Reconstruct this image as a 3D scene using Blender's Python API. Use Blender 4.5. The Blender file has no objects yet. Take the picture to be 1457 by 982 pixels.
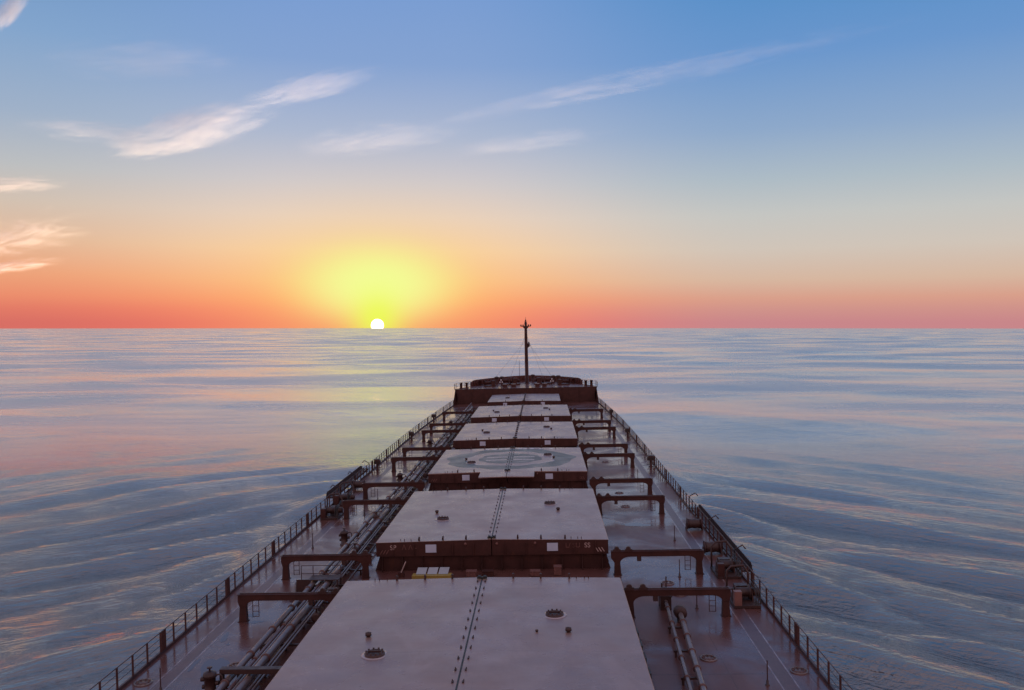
import bpy, math, random
import numpy as np
from mathutils import Matrix, Vector

random.seed(7)
R = math.radians
scene = bpy.context.scene
COL = scene.collection

# ------------------------------------------------------------------ camera
# ship frame: X starboard, Y towards the bow, Z up, origin on the main deck abeam of the camera
# world frame: level sea at z = 0.  The ship carries a slight heel to port and trim.
FREEBOARD = 9.0
CAM_S = Vector((3.70, 0.0, 16.41))
CAM_W = Vector((3.70, 0.0, 16.41 + FREEBOARD))
FOCAL_PX = 1220.0

def frame(yaw, pitch, roll):
    f = Vector((math.sin(yaw) * math.cos(pitch), math.cos(yaw) * math.cos(pitch), math.sin(pitch)))
    r = Vector((math.cos(yaw), -math.sin(yaw), 0))
    d = f.cross(r)
    c, s = math.cos(roll), math.sin(roll)
    return Matrix((c * r + s * d, -s * r + c * d, f))      # rows: right, down, forward

F_SHIP = frame(-0.035694, -0.024694, 0.023480)
F_WORLD = frame(-0.035694, -R(1.287), 0.0)
SHIP_ROT = F_WORLD.transposed() @ F_SHIP
SHIP = Matrix.Translation(CAM_W) @ SHIP_ROT.to_4x4() @ Matrix.Translation(-CAM_S)

cam = bpy.data.cameras.new('camera')
cam.sensor_width = 36.0
cam.lens = 36.0 * FOCAL_PX / 1457.0
cam.clip_start = 0.5
cam.clip_end = 150000.0
cam_o = bpy.data.objects.new('camera', cam)
COL.objects.link(cam_o)
rt, dn, fw = F_WORLD[0], F_WORLD[1], F_WORLD[2]
cm = Matrix.Identity(4)
for i in range(3):
    cm[i][0], cm[i][1], cm[i][2], cm[i][3] = rt[i], -dn[i], -fw[i], CAM_W[i]
cam_o.matrix_world = cm
scene.camera = cam_o

scene.view_settings.view_transform = 'Standard'
scene.view_settings.look = 'None'
scene.view_settings.exposure = 0.0
scene.view_settings.gamma = 1.0
scene.view_settings.use_curve_mapping = False
scene.cycles.use_denoising = True
scene.cycles.max_bounces = 6
scene.cycles.volume_step_rate = 0.35

# ------------------------------------------------------------------ sun direction
SUN_AZ = -0.035694 - math.atan((728.5 - 537) / FOCAL_PX)      # from +Y towards +X
LAMP_EL = R(-0.35)     # the disc is just going under for the ship; the high cirrus still catches it

# ------------------------------------------------------------------ sky
def srgb(r, g, b):
    def f(c):
        c /= 255.0
        return c / 12.92 if c <= 0.04045 else ((c + 0.055) / 1.055) ** 2.4
    return (f(r), f(g), f(b), 1.0)

world = bpy.data.worlds.new('World')
scene.world = world
world.use_nodes = True
wt = world.node_tree
wt.nodes.clear()

class NT:
    def __init__(s, t): s.t = t
    def n(s, kind, **kw):
        x = s.t.nodes.new(kind)
        for k, v in kw.items(): setattr(x, k, v)
        return x
    def put(s, inp, v):
        if isinstance(v, bpy.types.NodeSocket): s.t.links.new(v, inp)
        else: inp.default_value = v
    def math(s, op, a, b=None, c=None, clamp=False):
        x = s.n('ShaderNodeMath', operation=op, use_clamp=clamp)
        s.put(x.inputs[0], a)
        if b is not None: s.put(x.inputs[1], b)
        if c is not None: s.put(x.inputs[2], c)
        return x.outputs[0]
    def mix(s, f, a, b, blend='MIX'):
        x = s.n('ShaderNodeMix', data_type='RGBA', blend_type=blend)
        s.put(x.inputs[0], f); s.put(x.inputs[6], a); s.put(x.inputs[7], b)
        return x.outputs[2]
    def mixf(s, f, a, b):
        x = s.n('ShaderNodeMix', data_type='FLOAT')
        s.put(x.inputs[0], f); s.put(x.inputs[2], a); s.put(x.inputs[3], b)
        return x.outputs[0]
    def ramp(s, f, stops, interp='LINEAR'):
        x = s.n('ShaderNodeValToRGB')
        cr = x.color_ramp
        cr.interpolation = interp
        while len(cr.elements) > 1: cr.elements.remove(cr.elements[0])
        for i, (p, c) in enumerate(stops):
            e = cr.elements[0] if i == 0 else cr.elements.new(p)
            e.position = p
            e.color = c if len(c) == 4 else (*c, 1)
        s.put(x.inputs[0], f)
        return x.outputs[0]
    def maprange(s, v, a, b, c=0.0, d=1.0, smooth=True):
        x = s.n('ShaderNodeMapRange', interpolation_type='SMOOTHSTEP' if smooth else 'LINEAR')
        s.put(x.inputs[0], v)
        for i, k in enumerate((a, b, c, d)): s.put(x.inputs[1 + i], k)
        return x.outputs[0]
    def noise(s, vec, scale, detail=4.0, rough=0.5, dist=0.0, dims='3D'):
        x = s.n('ShaderNodeTexNoise', noise_dimensions=dims)
        if vec is not None: s.put(x.inputs['Vector'], vec)
        x.inputs['Scale'].default_value = scale
        x.inputs['Detail'].default_value = detail
        x.inputs['Roughness'].default_value = rough
        x.inputs['Distortion'].default_value = dist
        return x.outputs[0]
    def mapping(s, vec, loc=(0, 0, 0), rot=(0, 0, 0), scale=(1, 1, 1)):
        x = s.n('ShaderNodeMapping')
        s.put(x.inputs[0], vec)
        x.inputs[1].default_value = loc; x.inputs[2].default_value = rot; x.inputs[3].default_value = scale
        return x.outputs[0]

w = NT(wt)
tc = w.n('ShaderNodeTexCoord')
sep = w.n('ShaderNodeSeparateXYZ')
wt.links.new(tc.outputs['Generated'], sep.inputs[0])
DX, DY, DZ = sep.outputs
az = w.math('ARCTAN2', DX, DY)
daz = w.math('SUBTRACT', az, SUN_AZ)
el = w.math('ARCSINE', DZ)

def Y2S(y): return math.sin(math.atan((467.0 - y) / FOCAL_PX))
def sky_ramp(rows, zen):
    st = [(0.0, srgb(*rows[0][1]))] + [(Y2S(y), srgb(*c)) for y, c in rows] + [(0.62, srgb(*zen[0])), (1.0, srgb(*zen[1]))]
    return w.ramp(DZ, st, 'EASE' if False else 'LINEAR')
ZEN = ((124, 154, 198), (176, 166, 182))
right = sky_ramp([(462, (202, 136, 140)), (445, (209, 148, 140)), (430, (218, 160, 140)), (404, (216, 184, 162)), (362, (210, 198, 186)), (315, (198, 199, 196)),
                  (268, (175, 189, 199)), (200, (143, 170, 204)), (100, (108, 152, 206)), (0, (88, 144, 202))], ZEN)
mid = sky_ramp([(462, (244, 122, 104)), (445, (250, 137, 108)), (430, (253, 158, 114)), (404, (252, 186, 136)), (362, (248, 208, 168)), (315, (232, 210, 194)),
                (268, (209, 203, 205)), (200, (174, 186, 210)), (100, (134, 164, 211)), (0, (122, 158, 212))], ZEN)
left = sky_ramp([(462, (218, 112, 102)), (445, (228, 124, 104)), (430, (237, 142, 110)), (402, (239, 164, 124)), (358, (228, 187, 156)), (312, (212, 195, 180)),
                 (268, (190, 192, 194)), (200, (160, 178, 202)), (100, (132, 166, 206)), (0, (112, 152, 200))], ZEN)
back = w.ramp(DZ, [(0.0, srgb(186, 146, 158)), (0.08, srgb(240, 190, 188)), (0.22, srgb(234, 196, 198)), (0.5, srgb(204, 180, 188)), (1.0, srgb(176, 166, 182))])
c = w.mix(w.maprange(daz, R(-4), R(-22)), mid, left)
c = w.mix(w.maprange(daz, R(4), R(25)), c, right)
c = w.mix(w.maprange(w.math('ABSOLUTE', daz), R(60), R(130)), c, back)
# glow round the sun: warm outer halo and the yellow-green heart
ex = w.math('DIVIDE', daz, R(8.4))
ey = w.math('DIVIDE', w.math('SUBTRACT', el, R(2.5)), R(4.6))
g1 = w.math('POWER', 2.7183, w.math('MULTIPLY', w.math('ADD', w.math('MULTIPLY', ex, ex), w.math('MULTIPLY', ey, ey)), -1.0))
c = w.mix(w.math('MULTIPLY', g1, 0.52), c, srgb(255, 214, 120))
ex = w.math('DIVIDE', daz, R(4.5))
ey = w.math('DIVIDE', w.math('SUBTRACT', el, R(2.75)), R(2.25))
q = w.math('ADD', w.math('MULTIPLY', ex, ex), w.math('MULTIPLY', ey, ey))
g2 = w.math('POWER', 2.7183, w.math('MULTIPLY', w.math('POWER', q, 1.4), -0.85))
c = w.mix(w.math('MULTIPLY', g2, 1.0), c, srgb(242, 253, 152))
ex = w.math('DIVIDE', daz, R(1.6))
ey = w.math('DIVIDE', w.math('SUBTRACT', el, R(0.5)), R(1.7))
g3 = w.math('POWER', 2.7183, w.math('MULTIPLY', w.math('ADD', w.math('MULTIPLY', ex, ex), w.math('MULTIPLY', ey, ey)), -1.0))
c = w.mix(w.math('MULTIPLY', g3, 0.85), c, srgb(232, 255, 84))
sky = w.n('ShaderNodeTexSky', sky_type='NISHITA')
sky.sun_disc = False
sky.sun_elevation = R(0.5)
sky.sun_rotation = SUN_AZ
sky.air_density = 1.0; sky.dust_density = 1.0; sky.ozone_density = 1.5
bg1 = w.n('ShaderNodeBackground'); w.put(bg1.inputs[0], c); bg1.inputs[1].default_value = 1.0
bg2 = w.n('ShaderNodeBackground'); w.put(bg2.inputs[0], sky.outputs[0]); bg2.inputs[1].default_value = 0.12
mx = w.n('ShaderNodeMixShader'); mx.inputs[0].default_value = 0.025
wt.links.new(bg1.outputs[0], mx.inputs[1]); wt.links.new(bg2.outputs[0], mx.inputs[2])
wo = w.n('ShaderNodeOutputWorld')
wt.links.new(mx.outputs[0], wo.inputs[0])

# ------------------------------------------------------------------ sun lamp
sl = bpy.data.lights.new('sun_lamp', 'SUN')
sl.energy = 4.0
sl.angle = R(0.5)
sl.color = (1.0, 0.73, 0.48)
slo = bpy.data.objects.new('sun_lamp', sl)
COL.objects.link(slo)
sd = Vector((math.sin(SUN_AZ) * math.cos(LAMP_EL), math.cos(SUN_AZ) * math.cos(LAMP_EL), math.sin(LAMP_EL)))
slo.rotation_euler = (-sd).to_track_quat('-Z', 'Y').to_euler()

# ------------------------------------------------------------------ materials
def new_mat(name):
    m = bpy.data.materials.new(name)
    m.use_nodes = True
    t = NT(m.node_tree)
    b = m.node_tree.nodes['Principled BSDF']
    return m, t, b

def coords(t):
    return t.n('ShaderNodeTexCoord').outputs['Object']

def bump(t, b, h, dist, strength=1.0, coat=False):
    x = t.n('ShaderNodeBump')
    x.inputs['Strength'].default_value = strength
    x.inputs['Distance'].default_value = dist
    t.put(x.inputs['Height'], h)
    t.put(b.inputs['Normal'], x.outputs[0])
    return x

def plain(name, col, rough=0.45, metal=0.0, vary=0.25, scale=1.3, rust=0.0, spec=0.5):
    m, t, b = new_mat(name)
    v = coords(t)
    n1 = t.noise(v, scale, 6, 0.6)
    dk = tuple(x * (1 - vary) for x in col)
    lt = tuple(min(1, x * (1 + vary)) for x in col)
    cc = t.ramp(n1, [(0.3, dk), (0.7, lt)])
    if rust:
        n2 = t.noise(t.mapping(v, scale=(1.0, 1.0, 0.25)), 2.3, 8, 0.65)
        cc = t.mix(t.math('MULTIPLY', t.maprange(n2, 0.56, 0.72), rust), cc, (0.12, 0.04, 0.018, 1))
    t.put(b.inputs['Base Color'], cc)
    n3 = t.noise(v, scale * 3, 4, 0.5)
    t.put(b.inputs['Roughness'], t.maprange(n3, 0.3, 0.7, rough * 0.75, rough * 1.25, False))
    b.inputs['Metallic'].default_value = metal
    b.inputs['Specular IOR Level'].default_value = spec
    return m

M = {}
M['red'] = plain('red_oxide_paint', (0.060, 0.021, 0.018), 0.55, rust=0.5, spec=0.3)
M['red_dark'] = plain('dark_red_paint', (0.058, 0.020, 0.017), 0.5, rust=0.4, spec=0.3)
M['rail'] = plain('rail_paint', (0.060, 0.020, 0.018), 0.45)
M['dark'] = plain('dark_machinery', (0.050, 0.022, 0.020), 0.5, rust=0.5)
M['pipe'] = plain('galvanised_pipe', (0.17, 0.12, 0.118), 0.32, 0.25, 0.25, 0.8, rust=0.45)
M['pipe_dark'] = plain('brown_pipe_paint', (0.11, 0.048, 0.044), 0.32, 0.0, 0.2, 0.8, rust=0.4)
M['white'] = plain('white_paint', (0.74, 0.74, 0.76), 0.4, vary=0.08)
M['pale_lid'] = plain('dull_white_paint', (0.36, 0.37, 0.40), 0.5, vary=0.12)
M['bulwark'] = plain('red_paint_lightened', (0.105, 0.036, 0.030), 0.6, rust=0.4, spec=0.3)  # red oxide paint, lightened to make up for shade inside the bulwark
M['panel'] = plain('pale_panel_paint', (0.50, 0.56, 0.70), 0.4, vary=0.06)
M['worn'] = plain('worn_white_paint', (0.50, 0.36, 0.34), 0.5, vary=0.3, scale=6)
M['worn_pale'] = plain('faded_white_paint', (0.17, 0.075, 0.065), 0.5, vary=0.4, scale=8)
M['yellow'] = plain('yellow_paint', (0.36, 0.25, 0.06), 0.4, vary=0.12)
M['black'] = plain('black_rubber', (0.02, 0.018, 0.018), 0.6)
M['glass'] = plain('lamp_glass', (0.75, 0.72, 0.68), 0.15, vary=0.05)
M['pale_ring'] = plain('pale_ring_paint', (0.40, 0.34, 0.36), 0.3, vary=0.2, scale=2)
M['orange'] = plain('pinkish_box_paint', (0.22, 0.10, 0.085), 0.5)

# wet main deck: red oxide under a film of water with drier patches, plate seams across
def deck_mat():
    m, t, b = new_mat('wet_deck_paint')
    v = coords(t)
    n = t.noise(v, 0.16, 6, 0.62, 0.6)
    n2 = t.noise(t.mapping(v, scale=(1.0, 0.3, 1)), 0.9, 6, 0.6)
    cc = t.ramp(n2, [(0.3, (0.105, 0.040, 0.034)), (0.7, (0.150, 0.062, 0.052))])
    s = t.n('ShaderNodeSeparateXYZ'); t.put(s.inputs[0], v)
    # welded plate seams: thin bands every 11.3 m fore and aft and 3.6 m athwart
    def lines(sock, period, width):
        f = t.math('FRACT', t.math('DIVIDE', sock, period))
        d = t.math('ABSOLUTE', t.math('SUBTRACT', f, 0.5))
        return t.math('LESS_THAN', d, width / period / 2)
    ln = t.math('MAXIMUM', lines(s.outputs[1], 11.3, 0.10), lines(t.math('ADD', s.outputs[0], 0.6), 3.6, 0.035))
    cc = t.mix(t.math('MULTIPLY', ln, 0.45), cc, (0.05, 0.02, 0.02, 1))
    t.put(b.inputs['Base Color'], cc)
    wet = t.maprange(n, 0.38, 0.60)
    t.put(b.inputs['Roughness'], t.mixf(wet, 0.40, 0.24))
    b.inputs['Specular IOR Level'].default_value = 0.22
    t.put(b.inputs['Coat Weight'], t.mixf(wet, 0.12, 0.62))
    t.put(b.inputs['Coat Roughness'], t.mixf(wet, 0.24, 0.08))
    b.inputs['Coat IOR'].default_value = 1.33
    nb = t.noise(v, 1.1, 3, 0.5)
    x = bump(t, b, t.math('ADD', nb, t.math('MULTIPLY', ln, 0.6)), 0.012, 0.6)
    nc = t.n('ShaderNodeBump'); nc.inputs['Distance'].default_value = 0.006; nc.inputs['Strength'].default_value = 0.5
    t.put(nc.inputs['Height'], t.noise(v, 0.8, 2, 0.5)); t.put(b.inputs['Coat Normal'], nc.outputs[0])
    return m
M['deck'] = deck_mat()

def hatch_mat(name, a, c2, coat=0.55):
    m, t, b = new_mat(name)
    v = coords(t)
    n = t.noise(t.mapping(v, scale=(0.5, 1.0, 1)), 0.55, 7, 0.62)
    cc = t.ramp(n, [(0.32, a), (0.68, c2)])
    st = t.noise(t.mapping(v, scale=(1.0, 0.12, 1)), 3.0, 5, 0.6)
    cc = t.mix(t.math('MULTIPLY', t.maprange(st, 0.55, 0.75), 0.22), cc, (0.20, 0.11, 0.10, 1))
    s = t.n('ShaderNodeSeparateXYZ'); t.put(s.inputs[0], v)
    f = t.math('FRACT', t.math('DIVIDE', t.math('ADD', s.outputs[1], t.math('MULTIPLY', t.noise(v, 0.4, 2), 0.10)), 4.4))
    ln = t.math('LESS_THAN', t.math('ABSOLUTE', t.math('SUBTRACT', f, 0.5)), 0.007)
    brk = t.maprange(t.noise(v, 0.35, 3), 0.42, 0.55)
    cc = t.mix(t.math('MULTIPLY', t.math('MULTIPLY', ln, brk), 0.40), cc, (0.10, 0.05, 0.05, 1))
    # rust blooms
    n4 = t.noise(v, 1.7, 8, 0.7)
    cc = t.mix(t.math('MULTIPLY', t.maprange(n4, 0.66, 0.76), 0.35), cc, (0.16, 0.06, 0.04, 1))
    f2 = t.math('FRACT', t.math('DIVIDE', t.math('ADD', s.outputs[0], 0.7), 2.58))
    l2 = t.math('LESS_THAN', t.math('ABSOLUTE', t.math('SUBTRACT', f2, 0.5)), 0.006)
    cc = t.mix(t.math('MULTIPLY', l2, t.math('MULTIPLY', t.maprange(t.noise(v, 0.8, 3), 0.45, 0.62), 0.22)), cc, (0.10, 0.05, 0.05, 1))
    # water marks and scuffs left by drying spray
    wm = t.noise(t.mapping(v, scale=(0.8, 0.5, 1)), 0.32, 9, 0.68, 1.2)
    cc = t.mix(t.math('MULTIPLY', t.maprange(wm, 0.52, 0.66), 0.12), cc, (0.55, 0.42, 0.42, 1))
    cc = t.mix(t.math('MULTIPLY', t.maprange(wm, 0.46, 0.34), 0.14), cc, (0.17, 0.10, 0.10, 1))
    t.put(b.inputs['Base Color'], cc)
    t.put(b.inputs['Roughness'], t.maprange(t.noise(v, 0.5, 5, 0.6), 0.35, 0.65, 0.36, 0.55, False))
    b.inputs['Specular IOR Level'].default_value = 0.45
    b.inputs['Coat Weight'].default_value = coat
    b.inputs['Coat IOR'].default_value = 1.6
    t.put(b.inputs['Coat Roughness'], t.maprange(t.noise(v, 0.35, 5, 0.6), 0.35, 0.65, 0.20, 0.40, False))
    bump(t, b, t.noise(v, 0.7, 3), 0.02, 0.35)
    return m
M['hatch'] = hatch_mat('grey_hatch_paint', (0.215, 0.122, 0.108), (0.292, 0.176, 0.152))
M['pad_green'] = hatch_mat('grey_green_pad_paint', (0.060, 0.068, 0.062), (0.15, 0.15, 0.14), 0.10)

def sea_mat():
    m, t, b = new_mat('sea_water')
    v = coords(t)
    b.inputs['Base Color'].default_value = (0.010, 0.020, 0.040, 1)
    b.inputs['IOR'].default_value = 1.34
    # gentle breeze patches: ruffled and slick water
    pat = t.maprange(t.noise(t.mapping(t.mapping(v, rot=(0, 0, R(-8))), scale=(0.34, 1.0, 1)), 0.017, 7, 0.62, 0.4), 0.40, 0.60)
    s = t.n('ShaderNodeSeparateXYZ'); t.put(s.inputs[0], v)
    def along(vec, turn, sx): return t.mapping(t.mapping(vec, rot=(0, 0, R(turn))), scale=(sx, 1.0, 1.0))
    # ripples: short crested wind ripples plus fine waves that follow the spreading wake on either side
    r1 = t.noise(along(v, 18, 0.40), 0.55, 5, 0.62, 0.3)
    r2 = t.noise(along(v, -14, 0.50), 2.0, 4, 0.6, 0.2)
    c2 = t.n('ShaderNodeCombineXYZ'); t.put(c2.inputs[0], t.math('ABSOLUTE', s.outputs[0])); t.put(c2.inputs[1], s.outputs[1])
    r3 = t.noise(along(c2.outputs[0], 43, 0.13), 0.70, 4, 0.6, 0.15)
    r4 = t.noise(along(c2.outputs[0], 38, 0.20), 2.3, 4, 0.55, 0.15)
    dist = t.math('SQRT', t.math('ADD', t.math('MULTIPLY', s.outputs[0], s.outputs[0]), t.math('MULTIPLY', s.outputs[1], s.outputs[1])))
    near = t.maprange(dist, 70.0, 260.0, 1.0, 0.0)
    wind = t.math('ADD', t.math('MULTIPLY', r1, t.mixf(near, 0.34, 0.16)), t.math('MULTIPLY', r2, t.mixf(near, 0.15, 0.24)))
    wake = t.math('ADD', t.math('MULTIPLY', r3, 0.55), t.math('MULTIPLY', r4, 0.42))
    h = t.math('ADD', t.math('MULTIPLY', wind, t.mixf(pat, 0.55, 1.25)), t.math('MULTIPLY', wake, t.math('MULTIPLY', near, 0.9)))
    bn = bump(t, b, h, 1.0, 0.9)
    t.put(b.inputs['Coat Normal'], bn.outputs[0])
    b.inputs['Coat IOR'].default_value = 2.0
    # the slope of ripples too small to model, larger on the open sea than in the lee of the hull
    open_sea = t.maprange(dist, 50.0, 330.0)
    rg = t.math('ADD', t.mixf(open_sea, 0.055, 0.165), t.math('MULTIPLY', pat, t.mixf(open_sea, 0.04, 0.15)))
    t.put(b.inputs['Roughness'], rg)
    t.put(b.inputs['Coat Roughness'], rg)
    t.put(b.inputs['Coat Weight'], t.mixf(t.maprange(dist, 75.0, 240.0), 0.15, 0.95))
    # added gloss, tinted warm, puts extra reflected light into the sea, more with distance
    gl = t.n('ShaderNodeBsdfGlossy')
    gl.inputs['Color'].default_value = (1.0, 0.88, 0.81, 1)
    t.put(gl.inputs['Roughness'], rg)
    t.put(gl.inputs['Normal'], bn.outputs[0])
    ms = t.n('ShaderNodeMixShader')
    t.put(ms.inputs[0], t.mixf(t.maprange(dist, 75.0, 280.0), 0.25, 0.52))
    t.put(ms.inputs[1], b.outputs[0]); t.put(ms.inputs[2], gl.outputs[0])
    t.put(m.node_tree.nodes['Material Output'].inputs['Surface'], ms.outputs[0])
    return m
M['sea'] = sea_mat()

# ------------------------------------------------------------------ mesh helpers
class MB:
    def __init__(s):
        s.v, s.f, s.sm, s.mi = [], [], [], []
        s.m = 0
    def add(s, vs, fs, smooth=False):
        o = len(s.v)
        s.v += [tuple(p) for p in vs]
        for f in fs:
            s.f.append(tuple(o + i for i in f)); s.sm.append(smooth); s.mi.append(s.m)
    def box(s, x0, x1, y0, y1, z0, z1):
        s.add([(x0, y0, z0), (x1, y0, z0), (x1, y1, z0), (x0, y1, z0), (x0, y0, z1), (x1, y0, z1), (x1, y1, z1), (x0, y1, z1)],
              [(0, 3, 2, 1), (4, 5, 6, 7), (0, 1, 5, 4), (1, 2, 6, 5), (2, 3, 7, 6), (3, 0, 4, 7)])
    def tube(s, pts, r, n=8, cap=True, r1=None):
        pts = [Vector(p) for p in pts]
        rings = []
        up = Vector((0, 0, 1))
        for i, p in enumerate(pts):
            d = (pts[min(i + 1, len(pts) - 1)] - pts[max(i - 1, 0)]).normalized()
            a = d.cross(up)
            if a.length < 1e-3: a = d.cross(Vector((0, 1, 0)))
            a.normalize(); b = d.cross(a).normalized()
            rr = r if r1 is None else r + (r1 - r) * i / (len(pts) - 1)
            rings.append([p + (a * math.cos(2 * math.pi * k / n) + b * math.sin(2 * math.pi * k / n)) * rr for k in range(n)])
        vs = [q for rg in rings for q in rg]
        fs = []
        for i in range(len(pts) - 1):
            for k in range(n):
                fs.append((i * n + k, i * n + (k + 1) % n, (i + 1) * n + (k + 1) % n, (i + 1) * n + k))
        s.add(vs, fs, True)
        if cap:
            s.add(rings[0], [tuple(range(n))]); s.add(rings[-1], [tuple(range(n - 1, -1, -1))])
    def lathe(s, c, prof, n=16, axis='Z'):
        """prof: list of (radius, height)"""
        vs, fs = [], []
        for r, h in prof:
            for k in range(n):
                a = 2 * math.pi * k / n
                x, y = r * math.cos(a), r * math.sin(a)
                if axis == 'Z': p = (c[0] + x, c[1] + y, c[2] + h)
                elif axis == 'X': p = (c[0] + h, c[1] + x, c[2] + y)
                else: p = (c[0] + x, c[1] + h, c[2] + y)
                vs.append(p)
        for i in range(len(prof) - 1):
            for k in range(n):
                fs.append((i * n + k, i * n + (k + 1) % n, (i + 1) * n + (k + 1) % n, (i + 1) * n + k))
        s.add(vs, fs, True)
        if prof[0][0] > 1e-4: s.add(vs[:n], [tuple(range(n - 1, -1, -1))])
        if prof[-1][0] > 1e-4: s.add(vs[-n:], [tuple(range(n))])
    def prism(s, poly, y0, y1, axis='Y'):
        """extrude a closed polygon given in the plane across the axis"""
        n = len(poly)
        if axis == 'Y': A = [(p[0], y0, p[1]) for p in poly]; B = [(p[0], y1, p[1]) for p in poly]
        elif axis == 'X': A = [(y0, p[0], p[1]) for p in poly]; B = [(y1, p[0], p[1]) for p in poly]
        else: A = [(p[0], p[1], y0) for p in poly]; B = [(p[0], p[1], y1) for p in poly]
        fs = [tuple(range(n)), tuple(range(2 * n - 1, n - 1, -1))]
        fs += [(i, n + i, n + (i + 1) % n, (i + 1) % n) for i in range(n)]
        s.add(A + B, fs)
    def build(s, name, mats, parent=None, loc=None):
        me = bpy.data.meshes.new(name)
        me.from_pydata(s.v, [], s.f)
        me.polygons.foreach_set('use_smooth', s.sm)
        if not isinstance(mats, (list, tuple)): mats = [mats]
        for k in mats: me.materials.append(M[k] if isinstance(k, str) else k)
        me.polygons.foreach_set('material_index', s.mi)
        import bmesh
        b = bmesh.new(); b.from_mesh(me)
        bmesh.ops.recalc_face_normals(b, faces=b.faces)
        b.to_mesh(me); b.free()
        me.update()
        o = bpy.data.objects.new(name, me)
        COL.objects.link(o)
        if parent is not None: o.parent = parent
        if loc is not None: o.location = loc
        return o

SHIP_THINGS = []
def tag(o, label=None, cat=None, group=None, kind=None, ship=True):
    if label: o['label'] = label
    if cat: o['category'] = cat
    if group: o['group'] = group
    if kind or cat: o['kind'] = kind or 'thing'
    if ship: SHIP_THINGS.append(o)
    return o
def thing(name, label, cat, loc=(0, 0, 0), group=None, rz=0.0, ship=True):
    o = bpy.data.objects.new(name, None)
    o.empty_display_size = 0.3
    COL.objects.link(o)
    o.location = loc
    o.rotation_euler = (0, 0, rz)
    return tag(o, label, cat, group, None, ship)
def copy_tree(o, label, loc, rz=None, group=None, mirror=False):
    def rec(a, par):
        c = a.copy(); COL.objects.link(c); c.parent = par
        for ch in [x for x in a.children]: rec(ch, c)
        return c
    c = rec(o, None)
    c.location = loc
    if rz is not None: c.rotation_euler = (0, 0, rz)
    if mirror: c.scale = (-1, 1, 1)
    c['label'] = label
    if group: c['group'] = group
    SHIP_THINGS.append(c)
    return c

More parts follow.
